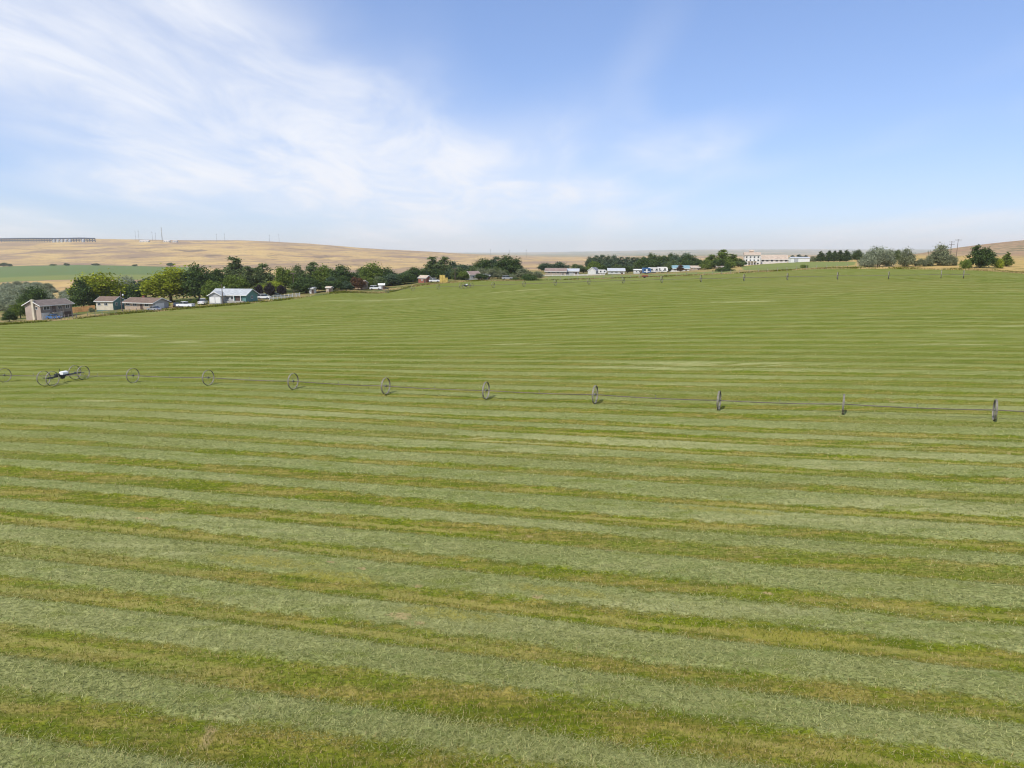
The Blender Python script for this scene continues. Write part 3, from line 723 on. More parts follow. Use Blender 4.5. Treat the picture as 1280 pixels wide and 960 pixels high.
for a in (
 # px, top row, depth, width px, form, leaf, label
 (4,389,198,16,'broad_b','dark','dark green bushy tree at the left edge in front of the first house',G_L),
 (19,377,215,20,'broad_c','green','green bushy tree left of the tan two storey house',G_L),
 (38,360,232,30,'broad_a','dark','dark green round tree behind the left gable of the tan house',G_L),
 (100,351,234,30,'broad_b','dark','dark tree close behind the right end of the tan two storey house',G_L),
 (124,343,243,54,'broad_a','yellowgreen','wide yellow green tree between the tan house and the cream house',G_L),
 (147,356,246,22,'broad_c','green','dull green tree behind the cream house with brown roof',G_L),
 (163,358,244,24,'broad_b','dark','dark tree behind the pole and the low brown roofed house',G_L),
 (157,345,320,30,'olive_a','olive','grey green olive tree above the cream house',G_L),
 (180,346,300,28,'broad_c','blue','blue green tree left of the big yellow green tree',G_L),
 (211,336,246,54,'broad_a','yellowgreen','big bright yellow green tree behind the white cars',G_L),
 (247,333,244,36,'broad_b','dark','big dark green tree right of the bright yellow green tree',G_L),
 (268,333,262,26,'broad_c','dark','dark green tree behind the left end of the teal house',G_L),
 (263,352,236,22,'broad_b','green','green tree touching the left end of the teal house',G_L),
 (294,320,305,30,'tall_a','mid','tall pointed tree rising behind the teal house',G_L),
 (311,334,300,22,'tall_b','mid','mid green tree right of the tall pointed tree',G_L),
 (291,345,258,28,'broad_a','green','yellowish green tree over the grey roof of the teal house',G_L),
 (327,331,300,26,'tall_b','mid','tall grey green tree right of the teal house',G_L),
 (341,352,266,22,'broad_a','lime','small lime green tree right of the teal house',G_L),
 (322,354,240,11,'broad_c','purple','small dark purple tree right beside the teal house gable',G_L),
 (336,354,248,11,'broad_b','purple','small dark purple tree in front of the lime tree',G_L),
 (351,355,250,12,'broad_c','purple','small dark tree over the white fence',G_L),
 (356,331,272,24,'broad_c','green','dark green tree behind the white rail fence',G_L),
 (372,333,282,20,'broad_b','mid','green tree next right of the tree behind the white fence',G_L),
 (382,347,258,30,'broad_a','dark','low dark spreading tree right of the white fence',G_L),
 (391,329,296,22,'tall_b','mid','ragged tall tree above the low dark spreading tree',G_L),
 (408,333,292,26,'broad_a','green','round green tree left of the dark clump in the left tree belt',G_L),
 (427,333,284,28,'broad_b','dark','dark clump tree left of the rusty red tree',G_L),
 (410,350,262,32,'broad_c','dark','low dark tree at the edge of the field before the tree belt',G_L),
 (432,352,264,16,'broad_b','blue','low bluish tree left of the rusty red tree',G_L),
 (447,345,276,18,'broad_c','rust','rusty red brown tree at the edge of the field',G_L),
 (452,336,310,20,'broad_b','blue','blue green tree behind the rusty red tree',G_L),
 (464,330,302,26,'broad_a','green','bright round green tree right of the rusty tree',G_L),
 (482,335,304,24,'broad_a','dark','round dark green tree in the middle of the left tree belt',G_L),
 (475,345,284,16,'broad_c','mid','small green tree in front of the round dark tree',G_L),
 (498,340,312,22,'broad_c','blue','low blue green tree between the round dark tree and the brown shed',G_L),
 (519,335,312,26,'broad_b','dark','dark tree left of the brown roofed shed',G_C),
 (437,341,290,22,'broad_c','dark','dark tree between the low bluish tree and the rusty tree',G_L),
 (489,343,296,24,'broad_b','blue','low bluish green tree below the round dark green tree',G_L),
 (506,342,298,24,'broad_a','dark','low dark tree at the field edge left of the brown shed',G_C),
 (513,337,322,24,'broad_c','mid','mid green tree close left above the brown shed',G_C),
 (531,338,318,20,'broad_b','blue','bluish tree straight behind the brown shed',G_C),
 (547,336,318,20,'broad_a','dark','dark low tree straight behind the straw stack',G_C),
 (573,336,322,18,'broad_c','dark','low dark tree between the straw stack and the tan roofed house',G_C),
 (593,334,326,20,'broad_b','mid','mid green tree straight behind the tan roofed house',G_C),
 (612,333,326,18,'broad_c','dark','dark low tree behind the tiny grey cabin',G_C),
 (541,320,322,22,'tall_a','mid','tall ragged grey green tree behind the straw stack',G_C),
 (555,322,325,22,'tall_b','mid','tall tree just right of the ragged grey green tree',G_C),
 (567,328,325,18,'broad_b','blue','bluish tree right of the tall pair behind the straw stack',G_C),
 (583,329,340,22,'broad_c','blue','dark bluish tree behind the small tan roofed house',G_C),
 (603,324,338,24,'broad_a','dark','broad dark tree right above the small tan roofed house',G_C),
 (619,322,338,18,'tall_b','blue','dark upright tree left of the darkest group in the belt',G_C),
 (635,321,334,30,'broad_b','dark','darkest big round tree at the right end of the tree belt',G_C),
 (646,324,338,16,'tall_a','dark','dark upright tree at the right shoulder of the darkest tree',G_C),
 (581,339,304,14,'broad_a','green','small bright green tree beside the small tan roofed house',G_C),
 (602,341,302,16,'broad_c','dark','small dark tree right of the small tan roofed house',G_C),
 (615,336,308,13,'broad_a','sage','pale yellowish small tree before the darkest trees',G_C),
 (626,338,308,12,'broad_b','sage','second pale small tree before the darkest trees',G_C),
 (656,336,318,20,'olive_b','sage','grey green shrubby tree above the dark mound of bushes',G_C),
 (672,339,320,14,'olive_a','sage','small pale shrubby tree right of the dark mound of bushes',G_C),
 (661,343,291,36,'mound','dark','dark green mound of bushes at the far edge of the field',G_C),
 (645,347,292,14,'mound','dark','small dark bush left of the dark green mound',G_C),
 (683,329,410,20,'broad_a','blue','round blue green tree behind the pink brown roofed building',G_C),
 (699,328,410,22,'broad_b','blue','second blue green tree behind the pink brown roofed building',G_C),
 (722,329,395,18,'broad_c','mid','mid green tree right of the grey roofed building',G_C),
 (743,327,385,16,'broad_a','green','light green round tree over the small grey roofed house',G_C),
 (752,331,380,14,'broad_c','dark','dark tree right of the light green round tree',G_C),
 (771,331,382,12,'broad_b','mid','small tree behind the long white roof',G_C),
 (784,331,380,14,'broad_c','dark','dark small tree right behind the long white roof',G_C),
 (797,327,385,14,'broad_b','mid','green tree left of the blue and white trailer',G_C),
 (806,323,380,18,'broad_a','dark','dark tree rising behind the blue and white trailer',G_C),
 (850,331,372,8,'tall_b','rust','small reddish tree in front of the teal roofed house',G_C),
 (834,329,370,10,'broad_b','mid','small tree at the left end of the teal roofed house',G_C),
 (874,325,395,16,'broad_b','dark','lower dark tree at the left of the big green clump',G_C),
 (888,319,392,20,'tall_b','green','left tree of the big green clump near the middle right',G_C),
 (902,313,390,20,'tall_b','green','tallest tree of the big green clump near the middle right',G_C),
 (914,317,392,18,'tall_a','green','right tree of the big green clump near the middle right',G_C),
 (925,324,398,12,'broad_a','dark','small dark tree between the green clump and the white mansion',G_C),
 (884,325,384,16,'olive_b','green','low leafy tree under the left of the big green clump',G_C),
 (897,323,382,18,'broad_c','dark','low dark tree under the middle of the big green clump',G_C),
 (910,324,382,18,'olive_b','green','low leafy tree under the right of the big green clump',G_C),
 (922,326,386,14,'broad_c','mid','small mid green tree at the right foot of the big green clump',G_C),
 (729,332,400,16,'broad_c','mid','low tree between the grey roofed building and the light green tree',G_C),
 (758,329,398,16,'broad_b','blue','bluish tree left above the long pale roofed building',G_C),
 (817,325,400,18,'broad_a','dark','dark tree behind the middle white trailer',G_C),
 (828,326,402,16,'broad_c','blue','bluish tree behind the right white trailer',G_C),
 (841,326,402,18,'broad_b','mid','mid green tree behind the left part of the teal roof',G_C),
 (858,326,404,18,'broad_a','dark','dark tree behind the right part of the teal roof',G_C),
 (868,329,402,14,'broad_c','mid','mid green tree behind the low tan house',G_C),
 (905,334,300,28,'mound','dark','dark flat bush mound standing alone in the pasture',G_C),
 (908,329.5,302,8,'shrub','dark','small upright bush on top of the flat bush mound',G_C),
 (989,318.5,470,12,'conifer','blue','small conifer left behind the white shed',G_R),
 (997,317.5,470,12,'conifer','blue','small conifer behind the middle of the white shed',G_R),
 (1005,318.5,470,12,'conifer','blue','small conifer right behind the white shed',G_R),
 (1015,320.5,440,10,'olive_b','sage','pale shrub between the white shed and the conifer row',G_R),
 (1024,313,432,11,'conifer','dark','first conifer from the left in the row of five',G_R),
 (1034,312.4,434,12,'conifer','dark','second conifer from the left in the row of five',G_R),
 (1041,312.6,438,11,'conifer','dark','middle conifer in the row of five',G_R),
 (1048,312,434,12,'conifer','dark','fourth conifer from the left in the row of five',G_R),
 (1056,311.4,430,12,'conifer','dark','fifth and rightmost conifer in the row of five',G_R),
 (1069.5,312.8,420,12,'broad_b','dark','single round dark tree right of the conifer row',G_R),
 (1083,318,234,17,'olive_b','olive','left low part tree of the big grey olive clump',G_R),
 (1096,308,238,27,'olive_a','olive','tallest tree of the big grey olive clump',G_R),
 (1108,313,242,14,'olive_b','sage','right tree of the big grey olive clump',G_R),
 (1119,313,300,12,'broad_b','mid','small tree peeping over the right of the olive clump',G_R),
 (1132,311.5,236,17,'olive_b','sage','upright grey green tree right of the sandy track',G_R),
 (1149,323,236,12,'olive_a','sage','low grey green shrub tree between the two taller olive trees',G_R),
 (1159,320,238,12,'olive_b','sage','shrubby tree left against the olive tree by the poles',G_R),
 (1172,307,240,23,'olive_b','sage','tall grey olive tree left of the power poles',G_R),
 (1185,318,236,14,'olive_a','sage','low grey green tree under the power poles',G_R),
 (1224,307,214,42,'juniper','dark','wide dark green spreading juniper right of the power poles',G_R),
 (1205,324,210,14,'shrub','green','green shrub at the left foot of the wide juniper',G_R),
 (1246,323,214,14,'shrub','lime','pale yellow green shrub at the right foot of the wide juniper',G_R),
 (1256,314,226,12,'conifer','green','small upright conifer right of the wide juniper',G_R),
 (1004,330.5,262,9,'shrub','green','lone small bush in the pasture below the white shed',G_R),
):
    tree(*a[:7], group=a[7])
fr_ = random.Random(4)
ORD = ('leftmost','second','third','fourth','fifth','sixth','seventh','eighth','rightmost')
for k, (px, top) in enumerate(((737,322),(744,320),(751,319.5),(759,320.5),(767,320),(775,321),(783,322),(791,321),(797,322.5))):
    tree(px, top, fr_.uniform(480, 540), fr_.uniform(11, 15), fr_.choice(['tall_b', 'broad_b', 'tall_a']), 'blue', ORD[k] + ' bluish tree in the hazy row of nine behind the white roofs', group='hazy tree row behind the white roofs')
for k, (px, top) in enumerate(((806,319.5),(813,317.5),(821,317),(829,318),(838,317.5),(846,319),(854,317.5),(861,318.5),(867,322))):
    tree(px, top, fr_.uniform(440, 500), fr_.uniform(13, 18), fr_.choice(['broad_a', 'broad_b', 'broad_c']), fr_.choice(['blue', 'dark']), ORD[k] + ' dark tree in the row of nine behind the trailers and teal roof', group='dark tree row behind the trailers')
for k in range(84):
    d = fr_.uniform(265, 520); px = fr_.uniform(-12, 96 if d < 400 else 60)
    top = np.interp(d, [265, 350, 500], [368, 362, 354]) + fr_.uniform(-3, 4)
    tree(px, top, d, fr_.uniform(16, 24) * 330 / d, fr_.choice(['olive_a', 'olive_b']), fr_.choice(['olive', 'olive', 'olive', 'sage']), 'grey green olive shrub in the thicket behind the tan house', group='olive thicket behind the tan house')
for k in range(16):
    d = fr_.uniform(330, 520); px = fr_.uniform(130, 260)
    top = np.interp(d, [330, 500], [352, 350]) + fr_.uniform(-2, 4)
    tree(px, top, d, fr_.uniform(16, 24) * 330 / d, fr_.choice(['olive_a', 'broad_c']), fr_.choice(['sage', 'blue', 'olive']), 'grey green shrubby tree on the valley floor before the irrigated crop', group='valley floor trees')
for k in range(22):
    d = fr_.uniform(340, 520); px = fr_.uniform(290, 660)
    top = np.interp(px, [290, 520, 660], [347, 341, 336]) + fr_.uniform(-2, 3)
    tree(px, top, d, fr_.uniform(14, 22) * 330 / d, fr_.choice(['broad_a', 'broad_c', 'olive_a']), fr_.choice(['blue', 'dark', 'mid']), 'low bluish tree deep in the tree belt behind the houses', group='back row of the tree belt')

for k, (px, w_) in enumerate(((6, 9), (14, 6), (68, 7), (85, 6), (121, 8), (170, 6), (214, 7))):
    tree(px, 328.5 + (k % 3) * .8, 1390 - 30 * (k % 2), w_, ('broad_a', 'broad_c')[k % 2], 'dark', ('first', 'second', 'third', 'fourth', 'fifth', 'sixth', 'seventh')[k] + ' small dark bush from the left along the far edge of the irrigated crop', group='bushes along the far edge of the crop')
WORD = {'dark': 'dark green', 'mid': 'mid green', 'green': 'bright green', 'blue': 'bluish green', 'sage': 'pale sage green', 'lime': 'lime green', 'olive': 'silvery grey green'}
for k in range(40):
    px = fr_.uniform(275, 660); d = float(np.interp(px, [275, 360, 430, 520, 600, 690], [252, 252, 270, 298, 308, 306])) + fr_.uniform(2, 16)
    if 262 < px < 325 or 524 < px < 563 or 584 < px < 600: d += 22
    x_, y_, _ = ray(px, 350, d); hgt = fr_.uniform(2.2, 4.4); zt = gz(x_, y_) + hgt
    t_ = tree(px, 350, d, fr_.uniform(11, 19), fr_.choice(['mound', 'olive_b', 'broad_c']), (lf := fr_.choice(['dark', 'mid', 'green', 'blue', 'sage'])), 'low ' + WORD[lf] + ' bush in the undergrowth of the tree belt', group='undergrowth of the tree belt', name='shrub')
    for c_ in t_.children: c_.scale.z = hgt / 6.0
for k in range(14):
    px = fr_.uniform(95, 270); d = float(np.interp(px, [95, 200, 270], [214, 224, 232])) + fr_.uniform(0, 4)
    t_ = tree(px, 380, d, fr_.uniform(6, 11), 'shrub', (lf := fr_.choice(['green', 'mid', 'sage', 'lime'])), 'small ' + WORD[lf] + ' garden bush beside the left houses above the field edge', group='garden bushes by the left houses')
    for c_ in t_.children: c_.scale.z = fr_.uniform(.5, .9)

# ---------------------------------------------------------------- buildings
def win(parent, x, z, w, h, face, yoff, glass='glass', frame='white_paint'):
    """window on a face given by (ox, oy, rz): local x runs along the wall, -y points outward"""
    ox, oy, rz = face; co, si = math.cos(rz), math.sin(rz)
    lx, ly = x, -yoff
    f = MB()
    t = .09
    f.box((0, -.03, h / 2 - t / 2), (w, .08, t)).box((0, -.03, -h / 2 + t / 2), (w + .12, .12, t)).box((-w / 2 + t / 2, -.03, 0), (t, .08, h - 2 * t)).box((w / 2 - t / 2, -.03, 0), (t, .08, h - 2 * t))
    if w > 1.1: f.box((0, -.03, 0), (.06, .07, h - 2 * t))
    o = f.build('window', frame, parent, (ox + lx * co - ly * si, oy + lx * si + ly * co, z), rz)
    MB().box((0, -.015, 0), (w - .12, .025, h - .12)).build('pane', glass, o)
    return o
def panel(parent, name, mat, x, z, w, h, face, t=.07):
    ox, oy, rz = face
    return MB().box((0, -t / 2 + .01, 0), (w, t, h)).build(name, mat, parent, (ox + x * math.cos(rz), oy + x * math.sin(rz), z), rz)
def gable_roof(parent, L, Wd, hw, rise, mat, over=.45, name='roof', loc=(0, 0, 0), rz=0.0, fascia='white_paint'):
    m = MB(); yy = Wd / 2 + over; sl = rise / (Wd / 2); ze = hw - over * sl; zr = hw + rise; t = .16
    x = L / 2 + over
    m.prism([(-yy, ze), (0, zr), (yy, ze), (yy, ze + t), (0, zr + t * 1.1), (-yy, ze + t)], -x, x, axis='x')
    o = m.build(name, mat, parent, loc, rz)
    fm = MB()
    for s in (-1, 1):
        fm.prism([(-yy - .02, ze - .08), (-yy - .02, ze + t + .02), (0, zr + t * 1.1 + .02), (0, zr - .1)], s * x, s * (x + .05), axis='x')
        fm.prism([(yy + .02, ze - .08), (0, zr - .1), (0, zr + t * 1.1 + .02), (yy + .02, ze + t + .02)], s * x, s * (x + .05), axis='x')
        fm.box((0, s * (yy + .03), ze + t / 2), (2 * x, .05, t + .06))
    fm.build('fascia', fascia, o)
    return o
def gable_walls(parent, L, Wd, hw, rise, mat, name='wall', loc=(0, 0, 0), rz=0.0, z0=-.6):
    return MB().prism([(-Wd / 2, z0), (Wd / 2, z0), (Wd / 2, hw), (0, hw + rise), (-Wd / 2, hw)], -L / 2, L / 2, axis='x').build(name, mat, parent, loc, rz)
def house(label, px, py, d, rz, L, Wd, hw, rise, wall, roof, cat='house', name='house', fascia='white_paint', group=None, over=.45):
    h = thing(name, label, cat, spot(px, py, d), R(rz), group)
    gable_walls(h, L, Wd, hw, rise, wall)
    r = gable_roof(h, L, Wd, hw, rise, roof, over, fascia=fascia)
    return h, {'front': (0, -Wd / 2, 0.0), 'back': (0, Wd / 2, math.pi), 'left': (-L / 2, 0, -math.pi / 2), 'right': (L / 2, 0, math.pi / 2)}, r

# tan two storey house at the left
h, fc_, r = house('tan two storey house with brown roof and pale chimney at the left edge', 63, 399, 207, 72, 11.4, 7.0, 4.8, 1.5, 'wall_taupe', 'roof_greybrown', over=.6)
h.scale = (.89,) * 3
panel(h, 'gable_panel', 'wall_pink_lit', 0, 2.0, 6.96, 5.5, fc_['left'], .05)  # sunlit gable end: its light is put into a paler wall colour
MB().prism([(-3.4, 4.78), (3.4, 4.78), (0, 6.2)], -5.76, -5.70, axis='x').build('gable_panel', 'wall_pink_lit', h)  # upper part of the gable, in the same painted sunlit tone
MB().box((-6.05, -.7, 3.0), (.6, .9, 7.2)).box((-6.05, -.7, 6.65), (.72, 1.05, .15)).build('chimney', 'wall_cream', h)
MB().box((-1.9, -3.56, 1.1), (7.4, .1, 2.4)).build('lower_wall', 'wall_white', h)
win(h, 1.8, 3.9, 1.0, 1.0, fc_['left'], .06)
for x in (-3.6, 1.2, 4.0): win(h, x, 3.8, 2.2 if x < 0 else 1.5, 1.2, fc_['front'], .0)
MB().box((-1.0, -3.54, 3.5), (1.1, .12, 2.2)).build('door', 'door_brown', h)
for x in (-4.2, -1.4): win(h, x, 1.3, 1.8, 1.2, fc_['front'], .07)
MB().box((3.6, -3.56, 1.1), (2.8, .12, 2.1)).build('garage_door', 'door_brown', h)
# porch posts and a raised deck on the front
MB().box((-1.0, -4.65, 2.25), (3.6, 2.0, .16)).build('deck', 'grey_wood', h)
for x in (-2.7, .7): MB().box((x, -5.55, 1.0), (.16, .16, 3.0)).build('post', 'grey_wood', h)
for x in (-2.7, -1.55, -.45, .7): MB().box((x, -5.57, 2.85), (.08, .08, 1.0)).build('baluster', 'grey_wood', h)
MB().box((-1.0, -5.57, 3.4), (3.6, .1, .1)).build('rail', 'grey_wood', h)
# cream house
h, fc_, r = house('cream walled house with teal gable and brown roof behind the pole', 139, 388, 222, -5.6, 6.6, 6.4, 3.4, 1.35, 'wall_teal', 'roof_brown')
h.scale = (.89,) * 3
panel(h, 'front_cladding', 'wall_cream', 0, 1.8, 6.5, 3.3, fc_['front'])
for x in (-2.0, 0.6): win(h, x, 2.3, 1.3, 1.0, fc_['front'], .08)
win(h, -1.4, 2.3, 1.2, 1.1, fc_['right'], .0); win(h, 1.4, 2.3, 1.2, 1.1, fc_['right'], .0)
# low ranch house
h, fc_, r = house('low brown roofed ranch house with pale gable behind the silver car', 184, 387, 219, -16, 12.4, 7.4, 2.4, 1.35, 'wall_tan', 'roof_brown', over=.7)
h.scale = (.89,) * 3
panel(h, 'gable_panel', 'wall_grey', 0, 1.0, 7.3, 2.7, fc_['right'])
MB().prism([(-3.6, 2.36), (3.6, 2.36), (0, 3.68)], 6.21, 6.27, axis='x').build('gable_panel', 'wall_grey', h)
for x in (-4.6, -1.6, 3.6): win(h, x, 1.6, 1.8, 1.1, fc_['front'], .0)
MB().box((1.2, -3.72, 1.0), (1.0, .08, 2.1)).build('door', 'door_brown', h)
panel(h, 'garage_door', 'white_paint', -.6, 1.0, 4.0, 2.0, fc_['right'], .16)
MB().box((-2.0, 1.0, 3.9), (.6, .6, 1.1)).build('chimney', 'red_brown', h)
# teal house
h, fc_, r = house('teal house with pale grey roof and dark recessed porch beside the dark trees', 294, 380, 232, -10, 14.2, 8.2, 2.9, 1.9, 'wall_teal', 'roof_grey', over=.6)
h.scale = (.89,) * 3
wing = gable_walls(h, 3.2, 5.0, 2.8, 1.25, 'wall_grey', 'wing', (-3.6, -5.5, 0), math.pi / 2)
gable_roof(h, 4.2, 5.0, 2.8, 1.25, 'roof_grey', .45, 'wing_roof', (-3.6, -5.0, 0), math.pi / 2)
for x in (-4.75, -2.45): MB().box((x, -7.13, 1.05), (2.0, .08, 2.1)).build('garage_door', 'white_paint', h)
MB().box((.6, -4.13, 1.5), (3.4, .1, 2.3)).build('porch_wall', 'wall_grey', h)
for x in (-.3, 1.5): win(h, x, 1.7, 1.2, 1.2, fc_['front'], .06)
MB().box((4.0, -4.13, 1.35), (2.6, .1, 2.4)).build('porch_shade_panel', 'door_brown', h)  # flat dark panel painted for the shade of the porch recess
for x in (2.6, 5.4): MB().box((x, -4.9, 1.2), (.18, .18, 2.9)).build('post', 'white_paint', h)
MB().box((2.5, -5.1, .35), (9.0, 1.2, .7)).build('porch_step', 'concrete', h)
win(h, 0, 1.8, 1.3, 1.1, fc_['right'], .0)
MB().box((1.6, .5, 4.9), (.5, .5, .5)).build('roof_vent', 'dark_steel', h)
# small ones by the tree belt
def small_house(label, px, py, d, rz, L, Wd, hw, rise, wall, roof, wins=2, name='house', cat='house', door=True, doormat='door_brown'):
    h, f, r = house(label, px, py, d, rz, L, Wd, hw, rise, wall, roof, cat, name, over=.2 if L < 6 else .4)
    for k in range(wins): win(h, -L / 2 + L * (k + .8) / (wins + .6), hw * .58, min(1.5, L / 6), hw * .38, f['front'], .0)
    if door: MB().box((L * .34, -Wd / 2 - .02, hw * .38), (1.0, .08, hw * .76)).build('door', doormat, h)
    return h
small_house('small white shed among the dark trees right of the white fence', 391, 368, 256, -20, 1.9, 1.8, 1.9, .4, 'wall_white', 'roof_grey', 1, 'shed', 'shed')
small_house('small tan shed at the field edge before the dark trees', 412, 366, 258, -15, 2.0, 1.8, 1.7, .4, 'wall_tan', 'roof_tan', 1, 'shed', 'shed')
small_house('pale roofed shed under the round green tree', 477, 359, 282, 10, 2.4, 2.2, 1.8, .5, 'wall_white', 'white_paint', 1, 'shed', 'shed')
small_house('brown shed with reddish roof half hidden by the rusty tree', 452, 361, 284, -25, 4.0, 3.6, 2.4, 1.0, 'wall_tan', 'roof_tan', 1, 'shed', 'shed')
small_house('reddish brown shed with a pale roof edge left of the straw stack', 531, 354, 297, -30, 4.2, 3.6, 2.0, 1.0, 'red_brown', 'roof_tan', 1, 'shed', 'shed')
small_house('small house with tan roof and white gable in the tree belt', 591, 350.5, 306, 35, 5.6, 4.4, 2.1, 1.5, 'wall_white', 'roof_pink', 2)
small_house('tiny grey cabin with white front right of the small tan roofed house', 608, 350.5, 306, 30, 2.4, 2.2, 1.7, .6, 'wall_white', 'roof_slate', 1, 'cabin', 'cabin')
small_house('long low building with pink brown roof behind the white fence', 695, 344.5, 366, -6, 11, 7, 1.7, 1.5, 'wall_tan', 'roof_pink', 4, 'long_building', 'building')
small_house('low building with grey roof right of the pink brown roofed one', 714, 344.5, 368, -8, 8, 6, 1.7, 1.2, 'wall_grey', 'grey_metal_roof', 2, 'long_building', 'building')
small_house('small house with grey roof and white gable near the light green tree', 742, 343, 366, 60, 5.0, 4.6, 1.9, 1.6, 'wall_white', 'roof_slate', 2)
small_house('long white roofed building in the row of white roofs', 770, 343, 362, -5, 8.5, 6, 1.7, 1.2, 'wall_white', 'grey_metal_roof', 3, 'long_building', 'building')
small_house('white flat shed left of the blue and white trailer', 797, 342.5, 362, -3, 4.2, 3.4, 1.9, .3, 'wall_white', 'white_paint', 2, 'shed', 'shed')
small_house('teal roofed pale house right of the white trailers', 849, 339.5, 382, -6, 10, 6, 1.7, 1.5, 'wall_white', 'roof_teal', 3)
small_house('low tan house right of the teal roofed house', 868, 339, 385, 5, 5, 4, 1.6, .9, 'wall_tan', 'roof_tan', 2)
small_house('low brown hut at the foot of the big green clump', 900, 337.5, 380, 0, 5, 4, 1.2, .8, 'wall_tan', 'roof_pink', 2, 'hut', 'hut')
# white mansion with long wing
hx, hy_, hz_ = spot(939, 334, 425)
M = thing('mansion', 'large white mansion of three storeys with tan roof and rows of windows', 'house', (hx, hy_, hz_), R(-14))
MB().box((0, 0, 2.6), (9.2, 9, 6.6)).build('wall', 'wall_white', M)
MB().box((0, 0, 6.0), (10.0, 9.8, .25)).build('cornice', 'white_paint', M)
MB().prism([(-5.0, 6.1), (5.0, 6.1), (1.2, 7.7), (-1.2, 7.7)], -4.9, 4.9, axis='x').build('roof', 'roof_tan', M)
MB().box((-.4, 0, 7.8), (2.2, 2.2, .9)).prism([(-1.4, 8.25), (1.4, 8.25), (0, 9.2)], -1.9, 1.1, axis='x').build('cupola', 'roof_tan', M)
for zz in (.9, 2.9, 4.8):
    for xx in (-3.4, -1.15, 1.15, 3.4): win(M, xx, zz, 1.1, 1.15, (0, -4.5, 0), 0)
    for xx in (-2.4, 0, 2.4): win(M, xx, zz, 1.1, 1.15, (4.6, 0, math.pi / 2), 0)
MB().box((-.2, -5.4, 2.4), (5.4, 1.8, .18)).build('balcony', 'white_paint', M)
for xx in (-2.7, -1, .7, 2.3): MB().box((xx, -6.1, .8), (.25, .25, 3.2)).build('column', 'white_paint', M)
h, fc_, r = house('long white one storey building with tan roof joined right of the mansion', 966, 333, 432, -8, 15.5, 8, 2.6, 2.6, 'wall_white', 'roof_tan', name='long_building', cat='building')
for k in range(6): win(h, -7.2 + 2.8 * k, 1.9, 1.5, 1.5, fc_['front'], .0)
# low white wall in front of the mansion
h, fc_, r = house('plain white shed with flat white walls left of the conifer row', 998.5, 329.5, 402, -4, 10.6, 5, 2.3, .6, 'white_paint', 'grey_metal_roof', name='shed', cat='shed', over=.2)
MB().box((-2.5, -2.52, 1.1), (2.4, .08, 2.1)).build('door', 'wall_grey', h)
# straw stack: each big bale is its own thing
sx_, sy_, sz_ = spot(555, 354.5, 286)
for lay in range(3):
    for k in range(3):
        if lay == 2 and k == 2: continue
        b = MB().box((0, 0, .55), (1.05, 1.9, 1.08)).box((0, 0, .55), (1.07, .03, 1.1)).build('straw_bale', 'straw_bale', None, (sx_ - 1.15 + 1.12 * k, sy_ + .05 * lay, sz_ + 1.1 * lay - .05), R(2 * k - 2))
        tag(b, ('bottom', 'middle', 'top')[lay] + ' layer straw bale, ' + ('left', 'centre', 'right')[k] + ' one in the yellow stack by the brown shed', 'straw bale', 'straw bales in the yellow stack')

# ---------------------------------------------------------------- fences
def fence(label, p0, p1, nposts, h, rails, mat, name='fence', pw=.1, cat='fence', pts_=None):
    ax, ay = gp(*p0); bx, by = gp(*p1)
    root = thing(name, label, cat, (ax, ay, gz(ax, ay)))
    z0 = root.location.z
    P = []
    for k in range(nposts):
        t = k / (nposts - 1); x, y = ax + (bx - ax) * t, ay + (by - ay) * t; P.append((x - ax, y - ay, gz(x, y) - z0))
    pm = MB().box((0, 0, h / 2 - .2), (pw, pw, h + .4)).mesh('post', mat)
    for p in P: link(pm, 'post', root, p, rz=math.atan2(by - ay, bx - ax))
    for zz, rh, rw in rails:
        for a, b in zip(P[:-1], P[1:]):
            m = MB(); aa_, bb_ = np.array(a), np.array(b); d = bb_ - aa_; L = math.hypot(d[0], d[1])
            c = (aa_ + bb_) / 2; m.box((0, 0, 0), (L, rw, rh))
            o = m.build('rail' if rh > .02 else 'wire', mat if rh > .02 else 'galvanised', root, (c[0], c[1], c[2] + zz)); o.rotation_euler = (0, -math.atan2(d[2], L), math.atan2(d[1], d[0]))
    return root
fence('white rail fence along the field edge right of the teal house', (337, 375, 236), (375, 371.5, 244), 9, 1.5, [(.4, .16, .04), (.8, .16, .04), (1.2, .16, .04)], 'white_paint', 'rail_fence', .14)
fence('long low white fence below the pink brown roofed building', (674, 345, 340), (756, 343.5, 344), 16, .75, [(.2, .2, .05), (.55, .2, .05)], 'white_paint', 'rail_fence', .16)
fence('orange brown cedar fence behind the right end of the tan house', (90, 390, 226), (119, 388.5, 228), 5, 1.8, [(.15 + .3 * k, .27, .04) for k in range(6)], 'cedar', 'board_fence', .12)
fence('grey post and rail fence in front of the tan house porch', (66, 401, 194), (96, 398, 199), 7, 1.3, [(.5, .1, .05), (1.05, .1, .05)], 'grey_wood', 'rail_fence', .14)
fence('wire fence on wooden posts beside the sandy track', (880, 343, 256), (1072, 334.5, 233), 17, 1.3, [(.5, .012, .012), (.85, .012, .012), (1.2, .012, .012)], 'grey_wood', 'wire_fence', .15)
fence('wire fence on wooden posts along the pasture behind the far wheel line', (690, 350.5, 283), (870, 344, 262), 17, 1.3, [(.5, .012, .012), (1.15, .012, .012)], 'grey_wood', 'wire_fence', .14)
fence('weathered post fence below the cream house along the field edge', (110, 396.5, 199), (196, 388.5, 209), 11, 1.2, [(.5, .012, .012), (1.1, .012, .012)], 'grey_wood', 'wire_fence', .13)

